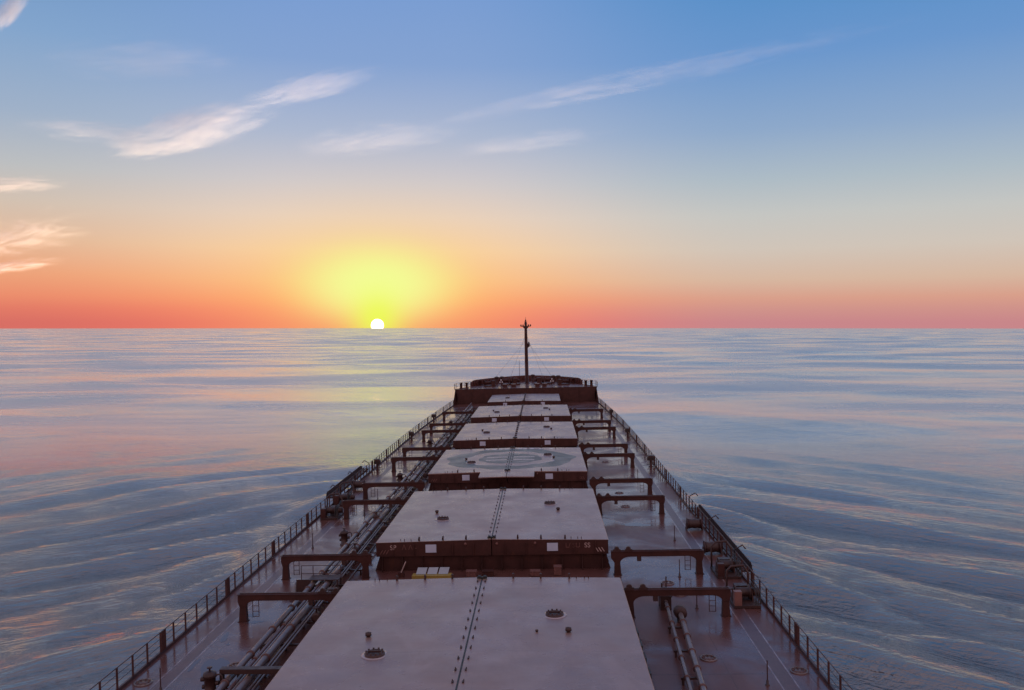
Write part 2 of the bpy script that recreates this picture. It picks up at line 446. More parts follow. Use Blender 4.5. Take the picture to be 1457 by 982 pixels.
# ------------------------------------------------------------------ the sea
def make_sea():
    RE = 6.371e6
    cx, cy = CAM_W.x, CAM_W.y
    nr = 1250
    r = 9.0 * (26000.0 / 9.0) ** (np.arange(nr) / (nr - 1))
    a_in = np.arange(-40, 40.001, 0.125)
    a_out = np.arange(40 + 2.0, 360 - 40 - 0.01, 2.0)
    ang = np.radians(np.concatenate([a_in, a_out]))
    na = len(ang)
    Rr, Aa = np.meshgrid(r, ang, indexing='ij')
    X = cx + Rr * np.sin(Aa)
    Y = cy + Rr * np.cos(Aa)
    dr = Rr * math.log(26000.0 / 9.0) / (nr - 1)
    Z = -Rr ** 2 / (2 * RE)
    rng = np.random.default_rng(5)
    # ambient swell and wind sea: sums of long crested waves about a main heading
    for lam0, amp, head, spread, n in ((120, 0.42, 62, 16, 9), (62, 0.22, 75, 22, 12), (31, 0.075, 55, 30, 12), (14, 0.030, 80, 45, 14), (7, 0.014, 70, 60, 14)):
        for k in range(n):
            lam = lam0 * rng.uniform(0.75, 1.3)
            th = math.radians(head + rng.normal() * spread)
            kx, ky = 2 * math.pi / lam * math.cos(th), 2 * math.pi / lam * math.sin(th)
            ph = rng.uniform(0, 6.283)
            fade = np.clip(1.4 - 4.0 * dr / lam, 0, 1)
            Z += amp * math.sqrt(2.0 / n) * fade * np.cos(kx * X + ky * Y + ph)
    # ripples running with the spreading wake on either side, in drifting groups
    selr = Rr < 330
    xr, yr, dd = np.abs(X[selr]), Y[selr], dr[selr]
    sd_ = np.sign(X[selr])
    zr = np.zeros(xr.shape)
    for k in range(46):
        lam = 1.8 * (4.6 / 1.8) ** rng.uniform(0, 1)
        th = math.radians(50 + rng.normal() * 11)          # across-crest heading, measured from +X towards +Y
        kx, ky = 2 * math.pi / lam * math.cos(th), 2 * math.pi / lam * math.sin(th)
        p1, p2 = rng.uniform(0, 6.283, 2)
        gx, gy = rng.normal(size=2) * 0.035
        grp = 0.55 + 0.45 * np.sin(gx * xr + gy * yr + p2)
        fade = np.clip(1.5 - 3.2 * dd / lam, 0, 1)
        zr += 0.0034 * lam * fade * grp * np.cos(kx * xr + ky * yr + p1 + 0.7 * sd_)
    zr *= np.clip((250 - Rr[selr]) / 160, 0, 1)
    # longer, long crested ridges close to the hull, bending with it
    mask = np.clip((95 - xr) / 45, 0, 1) * np.clip((190 - yr) / 60, 0, 1)
    for k in range(16):
        lam = rng.uniform(4.0, 11.0)
        th = math.radians(50 + rng.normal() * 4)
        kx, ky = 2 * math.pi / lam * math.cos(th), 2 * math.pi / lam * math.sin(th)
        p1, p2 = rng.uniform(0, 6.283, 2)
        gx, gy = rng.normal(size=2) * 0.02
        grp = 0.6 + 0.4 * np.sin(gx * xr + gy * yr + p2)
        bend = 2 * math.pi / lam * 0.0012 * (yr - 110) ** 2
        zr += 0.0092 * lam * np.clip(1.5 - 3.2 * dd / lam, 0, 1) * grp * mask * np.cos(kx * xr + ky * yr - bend + p1 + 1.3 * sd_)
    Z[selr] += zr * RIPPLE
    # the ship's own wave pattern (Kelvin wake) from the two bow shoulders
    g, V = 9.81, 6.9
    k0 = g / V ** 2
    sel = (Y > 15) & (Y < 204) & (np.abs(X) < 190) & (np.abs(X) > 12)
    xs, ys = X[sel], Y[sel]
    drs = dr[sel]
    W = np.zeros(xs.shape)
    nth = 460
    lim = math.radians(70)
    th = (np.arange(nth) + 0.5) / nth * 2 * lim - lim
    for sx, sy, q in ((-9.0, 196.0, 1.0), (9.0, 196.0, 1.0), (-15.5, 168.0, -0.55), (15.5, 168.0, -0.55)):
        aft = sy - ys
        lat = xs - sx
        for t in th:
            sc = 1 / math.cos(t)
            kk = k0 * sc * sc
            lam = 2 * math.pi / kk
            A = q * sc ** 1.55 * math.exp(-kk * 0.75) / nth
            fade = np.clip(1.3 - 3.0 * drs / lam, 0, 1)
            W += A * fade * np.sin(kk * (aft * math.cos(t) + lat * math.sin(t))) * (aft > 0)
    aft = np.clip(200 - ys, 1, None)
    env = np.clip((aft) / 14.0, 0, 1) * np.clip((190 - np.abs(xs)) / 40, 0, 1) * np.clip((ys - 15) / 15, 0, 1)
    env *= 0.42 + 0.58 * np.clip((ys - 55) / 60, 0, 1)
    cusp = 14 + aft * 0.42
    env *= 1 / (1 + np.exp((np.abs(xs) - cusp) / 7.0))
    Z[sel] += WAKE_AMP * W * env
    co = np.stack([X, Y, Z], -1).reshape(-1, 3)
    idx = np.arange(nr * na).reshape(nr, na)
    nx = np.roll(idx, -1, axis=1)
    quads = np.stack([idx[:-1], nx[:-1], nx[1:], idx[1:]], -1).reshape(-1, 4)[:, ::-1]
    centre = idx[0][::-1]
    me = bpy.data.meshes.new('sea')
    nq = len(quads)
    me.vertices.add(len(co)); me.vertices.foreach_set('co', co.astype(np.float32).ravel())
    me.loops.add(nq * 4); me.loops.foreach_set('vertex_index', quads.astype(np.int32).ravel())
    me.polygons.add(nq)
    me.polygons.foreach_set('loop_start', (np.arange(nq) * 4).astype(np.int32))
    me.polygons.foreach_set('use_smooth', np.ones(nq, bool))
    me.update(calc_edges=True)
    me.validate()
    me.materials.append(M['sea'])
    # make sure it faces up
    if me.polygons[len(me.polygons) // 2].normal.z < 0: me.flip_normals()
    o = bpy.data.objects.new('sea', me)
    COL.objects.link(o)
    tag(o, 'calm open sea with long swell and the spreading bow wake of the ship', 'sea', None, 'structure', ship=False)
WAKE_AMP = 3.3
RIPPLE = 1.25
make_sea()

# ------------------------------------------------------------------ the ship's hull, deck and forecastle
BEAM = 16.13
def half_beam(y):
    pts = [(-60, 16.13), (120, 16.13), (135, 16.0), (145, 15.75), (158, 15.35), (168, 15.05), (178, 14.55), (183, 12.9), (187, 11.35), (191, 9.2), (195, 6.4), (198, 3.4), (199.6, 0.9)]
    for (a, b), (c2, d) in zip(pts, pts[1:]):
        if y <= c2: return b + (d - b) * (y - a) / (c2 - a)
    return 0.6
YB = 177.0          # break of the forecastle
FC = 3.1            # forecastle deck height
ship = thing('cargo_ship', 'long dark red cargo ship with wet deck, seen from its bridge towards the bow', 'ship')

stations = [-60, 0, 40, 80, 120, 128, 135, 140, 145, 151, 158, 163, 168, 173, 177]
# hull: plated sides down below the water line, deck edge to keel
mb = MB()
st2 = stations + [180, 183, 185, 187, 189, 191, 193, 195, 196.5, 198, 199.6]
def hull_row(y):
    h = half_beam(y)
    top = -0.012 if y < YB - 0.01 else FC - 0.02
    k = 1.0 if y < 150 else max(0.30, 1 - (y - 150) / 50 * 0.62)
    return [(-h, y, top), (-(h - 0.3 * (y > 150)), y, -1.0), (-h * (0.5 + 0.5 * k), y, -5.0), (-h * k, y, -9.0), (-h * k * 0.96, y, -14.0),
            (h * k * 0.96, y, -14.0), (h * k, y, -9.0), (h * (0.5 + 0.5 * k), y, -5.0), ((h - 0.3 * (y > 150)), y, -1.0), (h, y, top)]
rows = [hull_row(y) for y in st2]
vs = [p for r_ in rows for p in r_]
fs = []
for i in range(len(rows) - 1):
    for k in range(9):
        fs.append((i * 10 + k, i * 10 + k + 1, (i + 1) * 10 + k + 1, (i + 1) * 10 + k))
fs.append(tuple(range(10)))
fs.append(tuple(range(len(vs) - 10, len(vs)))[::-1])
mb.add(vs, fs)
mb.build('hull', 'red_dark', ship)
# main deck plate with a rounded gunwale strip
mb = MB()
vs, fs = [], []
for y in stations:
    h = half_beam(y)
    vs += [(-h, y, 0), (h, y, 0), (-h, y, -0.010), (h, y, -0.010)]
for i in range(len(stations) - 1):
    a, b = i * 4, i * 4 + 4
    fs += [(a, a + 1, b + 1, b), (a + 2, b + 2, b + 3, a + 3), (a, b, b + 2, a + 2), (a + 1, a + 3, b + 3, b + 1)]
fs += [(0, 2, 3, 1), (len(vs) - 4, len(vs) - 3, len(vs) - 1, len(vs) - 2)]
mb.add(vs, fs)
deck = mb.build('main_deck', 'deck', ship)
# gunwale bar along both deck edges
for sg in (-1, 1):
    mb = MB()
    vs, fs = [], []
    for y in stations:
        h = half_beam(y)
        for dx, z in ((-0.10, 0.003), (-0.10, 0.16), (0.0, 0.16), (0.0, 0.003)):
            vs.append((sg * (h + dx), y, z))
    for i in range(len(stations) - 1):
        for k in range(4):
            fs.append((i * 4 + k, i * 4 + (k + 1) % 4, (i + 1) * 4 + (k + 1) % 4, (i + 1) * 4 + k))
    fs += [(0, 1, 2, 3), tuple(range(len(vs) - 4, len(vs)))]
    mb.add(vs, fs)
    mb.build('gunwale_bar', 'rail', ship)
# painted walkway lines near both sides
def line_sheet(pts, w, z=0.004):
    mb = MB()
    for (x0, y0), (x1, y1) in zip(pts, pts[1:]):
        mb.add([(x0 - w / 2, y0, z), (x0 + w / 2, y0, z), (x1 + w / 2, y1, z), (x1 - w / 2, y1, z)], [(0, 1, 2, 3)])
    return mb
def worn_line_mat():
    m, t, b = new_mat('worn_walkway_paint')
    v = coords(t)
    n = t.noise(v, 1.2, 8, 0.7)
    t.put(b.inputs['Base Color'], t.ramp(n, [(0.36, (0.14, 0.07, 0.072)), (0.60, (0.33, 0.25, 0.26))]))
    b.inputs['Roughness'].default_value = 0.22
    return m
M['line'] = worn_line_mat()
def lane_mat():
    m, t, b = new_mat('rough_walkway_paint')
    v = coords(t)
    n = t.noise(v, 1.5, 8, 0.7)
    t.put(b.inputs['Base Color'], t.ramp(n, [(0.3, (0.085, 0.034, 0.034)), (0.7, (0.13, 0.056, 0.055))]))
    b.inputs['Roughness'].default_value = 0.36
    bump(t, b, t.noise(v, 60, 2), 0.004, 0.5)
    return m
M['lane'] = lane_mat()
ys = [20, 50, 90, 130, 146, 160]
xs_ = [14.35, 14.35, 14.35, 14.3, 14.1, 13.8]
for sg in (-1, 1):
    mb = line_sheet([(sg * x, y) for x, y in zip(xs_, ys)], 0.62 if sg > 0 else 0.5, 0.003)
    mb.build('walkway_lane', 'lane', deck)
    line_sheet([(sg * (x - 0.36), y) for x, y in zip(xs_, ys)], 0.07, 0.006).build('walkway_line', 'line', deck)
    line_sheet([(sg * (x + 0.36), y) for x, y in zip(xs_, ys)], 0.07, 0.006).build('walkway_line', 'line', deck)
# thin pools of water standing on the deck plating
def pool_mat():
    m, t, b = new_mat('standing_water')
    b.inputs['Base Color'].default_value = (0.10, 0.055, 0.055, 1)
    b.inputs['Roughness'].default_value = 0.02
    b.inputs['IOR'].default_value = 1.33
    b.inputs['Specular IOR Level'].default_value = 0.9
    return m
M['pool'] = pool_mat()
def pool(cx, cy, rx, ry, seed, rot=0.0):
    rnd = random.Random(seed)
    n = 40
    ph = [rnd.uniform(0, 6.28) for _ in range(5)]
    mb = MB()
    vs = []
    for k in range(n):
        a = 2 * math.pi * k / n
        rr = 1 + sum(0.22 / (j + 1) * math.sin((j + 2) * a + ph[j]) for j in range(5))
        x, y = rx * rr * math.cos(a), ry * rr * math.sin(a)
        vs.append((cx + x * math.cos(rot) - y * math.sin(rot), cy + x * math.sin(rot) + y * math.cos(rot), 0.005))
    mb.add(vs, [tuple(range(n))])
    mb.build('puddle', 'pool', deck)
for a in ((-13.3, 48.5, 0.25, 0.5, 1), (-12.9, 47.2, 0.55, 0.22, 2), (-13.65, 44.9, 0.12, 0.9, 3, 0.15), (-12.75, 41.0, 0.5, 1.3, 4, 0.1), (-13.8, 41.2, 0.14, 0.7, 5), (-11.6, 50.8, 0.35, 0.2, 6),
          (-11.1, 55.6, 0.5, 0.7, 7), (-12.2, 39.4, 0.3, 0.3, 8), (-13.1, 43.9, 0.1, 0.15, 9), (10.9, 69.0, 1.2, 0.5, 10), (9.5, 83.5, 1.0, 0.4, 11)): pool(*a)

# hatch coamings (part of the ship), one under each cover
HATCH = [  # aft edge, fore edge, half width
    (30.7, 48.1, 7.75), (56.7, 74.1, 7.75), (83.0, 98.7, 7.75), (106.6, 124.6, 7.75), (132.8, 150.6, 7.75), (158.6, 174.4, 6.76)]
ZT = 1.97
SK = 1.02           # lower edge of the covers' skirts
for a, b, hw in HATCH:
    mb = MB()
    h = hw - 0.30
    y0, y1 = a + 0.25, b - 0.25
    mb.box(-h, h, y0, y0 + 0.12, 0.003, SK - 0.02); mb.box(-h, h, y1 - 0.12, y1, 0.003, SK - 0.02)
    mb.box(-h, -h + 0.12, y0 + 0.12, y1 - 0.12, 0.003, SK - 0.02); mb.box(h - 0.12, h, y0 + 0.12, y1 - 0.12, 0.003, SK - 0.02)
    n = int(h * 2 / 1.3)
    for k in range(n + 1):                                          # stiffening brackets
        x = -h + 0.1 + (2 * h - 0.2) * k / n
        for yy, s2 in ((y0, -1), (y1, 1)):
            p = [(yy + s2 * 0.001, 0.003), (yy + s2 * 0.45, 0.003), (yy + s2 * 0.12, SK - 0.05), (yy + s2 * 0.001, SK - 0.05)]
            mb.prism(p, x - 0.012, x + 0.012, 'X')
    n = int((y1 - y0) / 1.5)
    for k in range(n + 1):
        y = y0 + 0.1 + (y1 - y0 - 0.2) * k / n
        for s2 in (-1, 1):
            p = [(s2 * (h + 0.001), 0.003), (s2 * (h + 0.45), 0.003), (s2 * (h + 0.12), SK - 0.05), (s2 * (h + 0.001), SK - 0.05)]
            mb.prism(p, y - 0.012, y + 0.012, 'Y')
    mb.build('hatch_coaming', 'red', ship)

# forecastle: break bulkhead, deck and bulwark
def fc_edge(y): return half_beam(y)
mb = MB()
prof = [(14.62, 0.003), (14.36, 0.35), (14.18, 0.95), (14.22, 1.7), (14.42, 2.4), (14.78, FC - 0.05), (14.80, FC - 0.05)]
poly = [(p[0], p[1]) for p in prof] + [(-p[0], p[1]) for p in reversed(prof)]
mb.prism(poly, YB, YB + 0.12)
bulk = mb.build('forecastle_bulkhead', 'red', ship)
for x in (-11.2, -6.9, 7.4, 11.0):
    mb = MB(); mb.box(x - 0.03, x + 0.03, YB - 0.10, YB - 0.002, 0.2, FC - 0.1); mb.build('stiffener', 'red', bulk)
for x in (-9.3, 9.3):
    mb = MB()
    mb.box(x - 0.42, x + 0.42, YB - 0.06, YB - 0.003, 0.35, 2.15)
    for z in (0.7, 1.8): mb.box(x + 0.30, x + 0.46, YB - 0.11, YB - 0.061, z - 0.05, z + 0.05)
    mb.build('steel_door', 'red_dark', bulk)
mb = MB()
ys2 = [YB - 0.05, 178, 180, 183, 185, 187, 189, 191, 193, 195, 196.5, 198, 199.6]
vs, fs = [], []
for y in ys2:
    h = 14.86 if y < 178.5 else half_beam(y)
    vs += [(-h, y, FC), (h, y, FC), (-h, y, FC - 0.015), (h, y, FC - 0.015)]
for i in range(len(ys2) - 1):
    a, b = i * 4, i * 4 + 4
    fs += [(a, a + 1, b + 1, b), (a + 2, b + 2, b + 3, a + 3), (a, b, b + 2, a + 2), (a + 1, a + 3, b + 3, b + 1)]
fs += [(0, 2, 3, 1), (len(vs) - 4, len(vs) - 3, len(vs) - 1, len(vs) - 2)]
mb.add(vs, fs)
mb.build('forecastle_deck', 'deck', ship)
# bulwark from abreast y=185 round the stem
mb = MB()
pth = []
for y in (184.6, 186, 187, 188, 189, 190, 191, 192, 193, 194, 195, 196, 197, 198, 199, 199.6):
    pth.append((half_beam(y), y))
path = [(-x, y) for x, y in pth] + [(0, 200.0)] + [(x, y) for x, y in reversed(pth)]
vs, fs = [], []
for i, (x, y) in enumerate(path):
    e = min(i, len(path) - 1 - i)
    top = FC + (0.75 if e == 0 else 1.15 if e == 1 else 1.24)
    n = Vector((x, (y - 178) * 0.8, 0)).normalized()
    for off, z in ((0.0, FC + 0.002), (0.10, top), (0.22, top), (0.22, top - 0.06), (0.12, top - 0.06), (0.02 + 0.03, FC + 0.002)):
        vs.append((x - n.x * (0.30 - off), y - n.y * (0.30 - off), z))
k = 6
for i in range(len(path) - 1):
    for j in range(k):
        fs.append((i * k + j, i * k + (j + 1) % k, (i + 1) * k + (j + 1) % k, (i + 1) * k + j))
fs += [tuple(range(k)), tuple(range(len(vs) - k, len(vs)))]
mb.add(vs, fs)
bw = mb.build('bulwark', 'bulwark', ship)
for i in range(1, len(path) - 1):
    mb = MB()
    x, y = path[i]
    n = Vector((x, (y - 178) * 0.8, 0)).normalized()
    c0 = Vector((x, y, 0)) - n * 0.36
    tdir = Vector((-n.y, n.x, 0)) * 0.02
    p = [c0, c0 - n * 0.55]
    mb.add([c0 - tdir + Vector((0, 0, FC + 0.003)), p[1] - tdir + Vector((0, 0, FC + 0.003)), c0 - tdir + n * 0.10 + Vector((0, 0, FC + 1.1)),
            c0 + tdir + Vector((0, 0, FC + 0.003)), p[1] + tdir + Vector((0, 0, FC + 0.003)), c0 + tdir + n * 0.10 + Vector((0, 0, FC + 1.1))],
           [(0, 1, 2), (5, 4, 3), (0, 3, 4, 1), (1, 4, 5, 2), (2, 5, 3, 0)])
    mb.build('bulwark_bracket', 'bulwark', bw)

# ------------------------------------------------------------------ hatch covers
def text_mesh(body, size):
    cu = bpy.data.curves.new('lettering', 'FONT')
    cu.body = body; cu.size = size; cu.extrude = 0.006; cu.align_x = 'LEFT'
    to = bpy.data.objects.new('lettering', cu)
    COL.objects.link(to)
    dg = bpy.context.evaluated_depsgraph_get()
    me = bpy.data.meshes.new_from_object(to.evaluated_get(dg))
    bpy.data.objects.remove(to)
    me.name = 'lettering'
    return me

LABELS = [
    'nearest big grey hatch cover, running out of the bottom of the view',
    'grey hatch cover lettered SP and SS, second from the bridge',
    'grey hatch cover painted with a worn circular helicopter landing mark',
    'pinkish grey hatch cover just forward of the helicopter landing mark',
    'small looking pinkish hatch cover, last but one before the forecastle',
    'narrow hatch cover close under the forecastle bulkhead, smallest of the row']
VENT_X = [(-3.97, 37.03), (3.99, 41.93)]
for hi, (a, b, hw) in enumerate(HATCH):
    root = thing('hatch_cover', LABELS[hi], 'hatch cover', (0, a, 0), 'hatch covers along the ship')
    L = b - a
    ridge = 0.13
    # two rolling panels either side of the centre line
    for sg in (-1, 1):
        mb = MB()
        poly = [(sg * 0.03, SK), (sg * 0.03, ZT + ridge), (sg * (hw - 0.02), ZT + 0.005), (sg * hw, ZT - 0.02), (sg * hw, SK)]
        mb.prism(poly, 0, L)
        o = mb.build('cover_panel', 'red', root)
        mb = MB()
        z0, z1 = ZT + ridge, ZT + 0.005
        if hi == 2:
            e = -2.95
            mb.add([(sg * 0.03, e, z0 + .004), (sg * 2.62, e, z0 + .004 - ridge * 2.62 / hw), (sg * 2.62, -0.04, z0 + .004 - ridge * 2.62 / hw), (sg * (hw - .01), -0.04, z1 + .004), (sg * (hw - .01), L + .04, z1 + .004), (sg * 0.03, L + .04, z0 + .004),
                    (sg * 0.03, e, z0 - .08), (sg * 2.62, e, z0 - .08 - ridge * 2.62 / hw), (sg * 2.62, -0.04, z0 - .08 - ridge * 2.62 / hw), (sg * (hw - .01), -0.04, z1 - .08), (sg * (hw - .01), L + .04, z1 - .08), (sg * 0.03, L + .04, z0 - .08)],
                   [(0, 1, 2, 5), (2, 3, 4, 5), (0, 6, 7, 1), (1, 7, 8, 2), (2, 8, 9, 3), (3, 9, 10, 4), (4, 10, 11, 5), (6, 11, 8, 7), (8, 11, 10, 9)])
        else:
            mb.add([(sg * 0.03, -0.04, z0 + .004), (sg * (hw - .01), -0.04, z1 + .004), (sg * (hw - .01), L + .04, z1 + .004), (sg * 0.03, L + .04, z0 + .004),
                    (sg * 0.03, -0.04, z0 - .03), (sg * (hw + .03), -0.04, z1 - .03), (sg * (hw + .03), L + .04, z1 - .03), (sg * 0.03, L + .04, z0 - .03)],
                   [(0, 1, 2, 3), (4, 7, 6, 5), (0, 4, 5, 1), (1, 5, 6, 2), (2, 6, 7, 3), (3, 7, 4, 0)])
        mb.build('top_plate', 'hatch', root)
    def ztop(x): return ZT + ridge - (ridge - 0.005) * abs(x) / hw + 0.004
    # centre joint cover strip
    mb = MB()
    mb.box(-0.035, 0.035, 0.0, L, ZT + ridge - 0.02, ZT + ridge + 0.018)
    mb.build('joint_strip', 'black', root)
    # big marker panels on the after end
    pan_x = (-4.06, 4.05) if hw > 7 else (-3.5, 3.5)
    for x in pan_x:
        mb = MB(); mb.box(x - 0.36, x + 0.36, -0.05, -0.003, 1.27, 1.80)
        mb.build('marker_panel', 'panel', root)
    # vents with bolted lids
    vts = [(-3.97, 0.364 * L), (3.99, 0.645 * L)]
    if hw < 7: vts = [(-3.3, 0.45 * L)]
    for x, y in vts:
        z = ztop(x)
        if hi < 2 or hi == 2:
            mb = MB(); mb.lathe((x, y, z), [(0.60, 0.0), (0.60, 0.008), (0.47, 0.008)], 28); rg = mb.build('vent_ring', 'pale_ring', root)
        mb = MB()
        mb.lathe((x, y, z), [(0.45, 0.0), (0.45, 0.08), (0.40, 0.11), (0.30, 0.12), (0.28, 0.07), (0.0, 0.07)], 24)
        for k in range(10):
            aa = 2 * math.pi * k / 10
            mb.lathe((x + 0.37 * math.cos(aa), y + 0.37 * math.sin(aa), z + 0.09), [(0.04, 0.0), (0.045, 0.085), (0.0, 0.095)], 6)
        mb.box(x - 0.28, x + 0.28, y - 0.03, y + 0.03, z + 0.1, z + 0.19)
        mb.build('vent_lid', 'dark', root)
    kn = [(-4.69, 0.49 * L), (4.6, 0.51 * L)] + ([(3.13, 0.51 * L)] if hi == 0 else [])
    if hw < 7: kn = []
    for x, y in kn:
        mb = MB(); sc = 0.5 if abs(x) < 3.5 else 1.0
        mb.lathe((x, y, ztop(x)), [(0.10 * sc, 0), (0.09 * sc, 0.06 * sc), (0.15 * sc, 0.07 * sc), (0.14 * sc, 0.20 * sc), (0.0, 0.24 * sc)], 12)
        mb.build('sounding_cap', 'dark', root)
    # guide posts and small pins along both end edges
    for y, s2 in ((L - 0.12, 1), (0.12, -1)):
        for x in (-4.85, -3.25, -1.7, 1.75, 3.3, 4.9) if hw > 7 else (-3.4, 3.4):
            if hi == 2 and s2 < 0 and abs(x) < 2.7: continue
            mb = MB(); z = ztop(x)
            mb.box(x - 0.045, x + 0.045, y - 0.07, y + 0.07, z, z + 0.27)
            mb.box(x - 0.06, x + 0.06, y + s2 * 0.07, y + s2 * 0.17, z + 0.05, z + 0.20)
            mb.build('guide_post', 'dark', root)
        if hi < 4:
            for x in (-6.1, -5.85, -5.4, 5.3, 5.75, 5.98):
                mb = MB(); z = ztop(x)
                mb.tube([(x, y, z), (x, y, z + 0.16)], 0.022, 6)
                mb.build('lashing_pin', 'rail', root)
    # hand grips at the ends of the joint
    for y in (0.25, L - 0.25):
        mb = MB(); z = ZT + ridge
        mb.box(-0.28, 0.28, y - 0.09, y + 0.09, z + 0.03, z + 0.12)
        mb.box(-0.22, -0.08, y - 0.13, y + 0.13, z + 0.121, z + 0.17); mb.box(0.08, 0.22, y - 0.13, y + 0.13, z + 0.121, z + 0.17)
        mb.build('joint_clamp', 'black', root)
    # wedge clips along the joint
    n = 14 if hi < 2 else 10
    if hi < 3:
        for k in range(n):
            y = 0.8 + (L - 1.6) * k / (n - 1)
            for sg in (-1, 1):
                mb = MB(); z = ztop(0.18)
                x = sg * 0.19
                mb.box(x - 0.02, x + 0.02, y - 0.10, y + 0.10, z, z + 0.03)
                mb.box(x - 0.02 + sg * 0.04, x + 0.02 + sg * 0.04, y - 0.12, y - 0.05, z, z + 0.08)
                mb.box(x - 0.02 + sg * 0.04, x + 0.02 + sg * 0.04, y + 0.05, y + 0.12, z, z + 0.08)
                mb.build('wedge_clip', 'dark', root)
    if hi >= 3:
        mb = MB()
        for k in range(9):
            y = 0.8 + (L - 1.6) * k / 8
            mb.box(-0.14, 0.14, y - 0.35, y + 0.35, ZT + ridge + 0.006, ZT + ridge + 0.11)
        mb.build('wedge_clips', 'dark', root)
    # white and rubber pads along the outer edge
    if hi == 0:
        for y in (2.0, 4.6, 6.2, 7.6, 9.2):
            mb = MB(); mb.box(hw + 0.032, hw + 0.10, y - 0.35, y + 0.35, ZT - 0.28, ZT - 0.01); mb.build('edge_pad', 'black', root)
    # fixings and small plates on the after end skirt
    for x in (-6.6, -5.2, -2.6, -1.2, 0.9, 2.3, 5.5, 6.9):
        if abs(x) < hw - 0.2:
            mb = MB(); mb.box(x - 0.03, x + 0.03, -0.10, -0.003, SK + 0.02, ZT - 0.12); mb.build('skirt_stiffener', 'red', root)
    for x in (-1.75, 0.35, 2.9):
        if hi < 3:
            mb = MB(); mb.lathe((x, -0.003, ZT - 0.16), [(0.09, 0.0), (0.09, -0.07), (0.05, -0.10), (0.0, -0.10)], 10, 'Y'); mb.build('end_plug', 'worn_pale', root)
    # hazard strokes at the corners
    if hi in (1, 2):
        for sg in (-1, 1):
            mb = MB()
            for k in range(3):
                x = sg * (7.52 - 0.2 * k)
                p = [(x, 1.18), (x + sg * -0.07, 1.18), (x + sg * -0.25, 1.46), (x + sg * -0.18, 1.46)]
                mb.prism(p, -0.012, -0.003)
            mb.build('corner_stripes', 'worn' if hi == 1 and sg > 0 else 'worn_pale', root)
    if hi == 1:
        for body, x, mt in (('SP', -6.82, 'worn'), ('\u039b \u039b -', -6.02, 'worn_pale'), ('SS', 6.16, 'worn'), ('L/ SU', 4.9, 'worn_pale')):
            me = text_mesh(body, 0.45)
            me.materials.append(M[mt])
            o = bpy.data.objects.new('lettering', me); COL.objects.link(o); o.parent = root
            o.location = (x, -0.012, 1.47); o.rotation_euler = (R(90), 0, 0)
    if hi == 2:
        # circular landing mark: worn dark annulus, pale ring, dark heart and a white H
        cy = 8.05
        def disc(r0, r1, dz, mat, name, x_lim=7.6, n=96):
            mb = MB()
            for k in range(n):
                a0, a1 = 2 * math.pi * k / n, 2 * math.pi * (k + 1) / n
                if abs(math.cos(a0)) < 0.02 and False: continue
                q = []
                for rr, aa in ((r0, a0), (r1, a0), (r1, a1), (r0, a1)):
                    wob = 1 + 0.035 * math.sin(7 * aa + rr) + 0.02 * math.sin(13 * aa)
                    x = max(-x_lim, min(x_lim, rr * wob * math.cos(aa)))
                    y = max(0.1, min(L - 0.1, cy + rr * wob * math.sin(aa)))
                    q.append((x, y, ztop(x) + dz))
                sgn = 1 if math.cos((a0 + a1) / 2) > 0 else -1
                mb.add(q, [(0, 1, 2, 3)])
            return mb.build(name, mat, root)
        disc(4.75, 6.75, 0.004, 'pad_green', 'landing_ring')
        disc(4.55, 4.75, 0.006, 'pale_ring', 'landing_circle')
        disc(0.0, 3.35, 0.004, 'pad_green', 'landing_heart', n=64)
        for y in (-1.05, 0.85):
            for sg in (-1, 1):
                mb = MB()
                x0, x1 = sg * 0.35, sg * 2.55
                mb.add([(x0, cy + y - 0.22, ztop(x0) + .009), (x1, cy + y - 0.22, ztop(x1) + .009), (x1, cy + y + 0.22, ztop(x1) + .009), (x0, cy + y + 0.22, ztop(x0) + .009)], [(0, 1, 2, 3)])
                mb.build('landing_letter', 'pale_ring', root)
        # worn white figures at the forward rim
        mb = MB()
        for k, x in enumerate((-2.9, -2.1, -1.4, -0.7, 0.8, 1.4, 2.2, 3.2, 4.4)):
            y = L - 0.9 - 0.12 * (k % 2)
            mb.add([(x - 0.25, y - 0.22, ztop(x) + .009), (x + 0.2, y - 0.22, ztop(x) + .009), (x + 0.28, y + 0.25, ztop(x) + .009), (x - 0.14, y + 0.2, ztop(x) + .009)], [(0, 1, 2, 3)])
        mb.build('worn_figures', 'white', root)

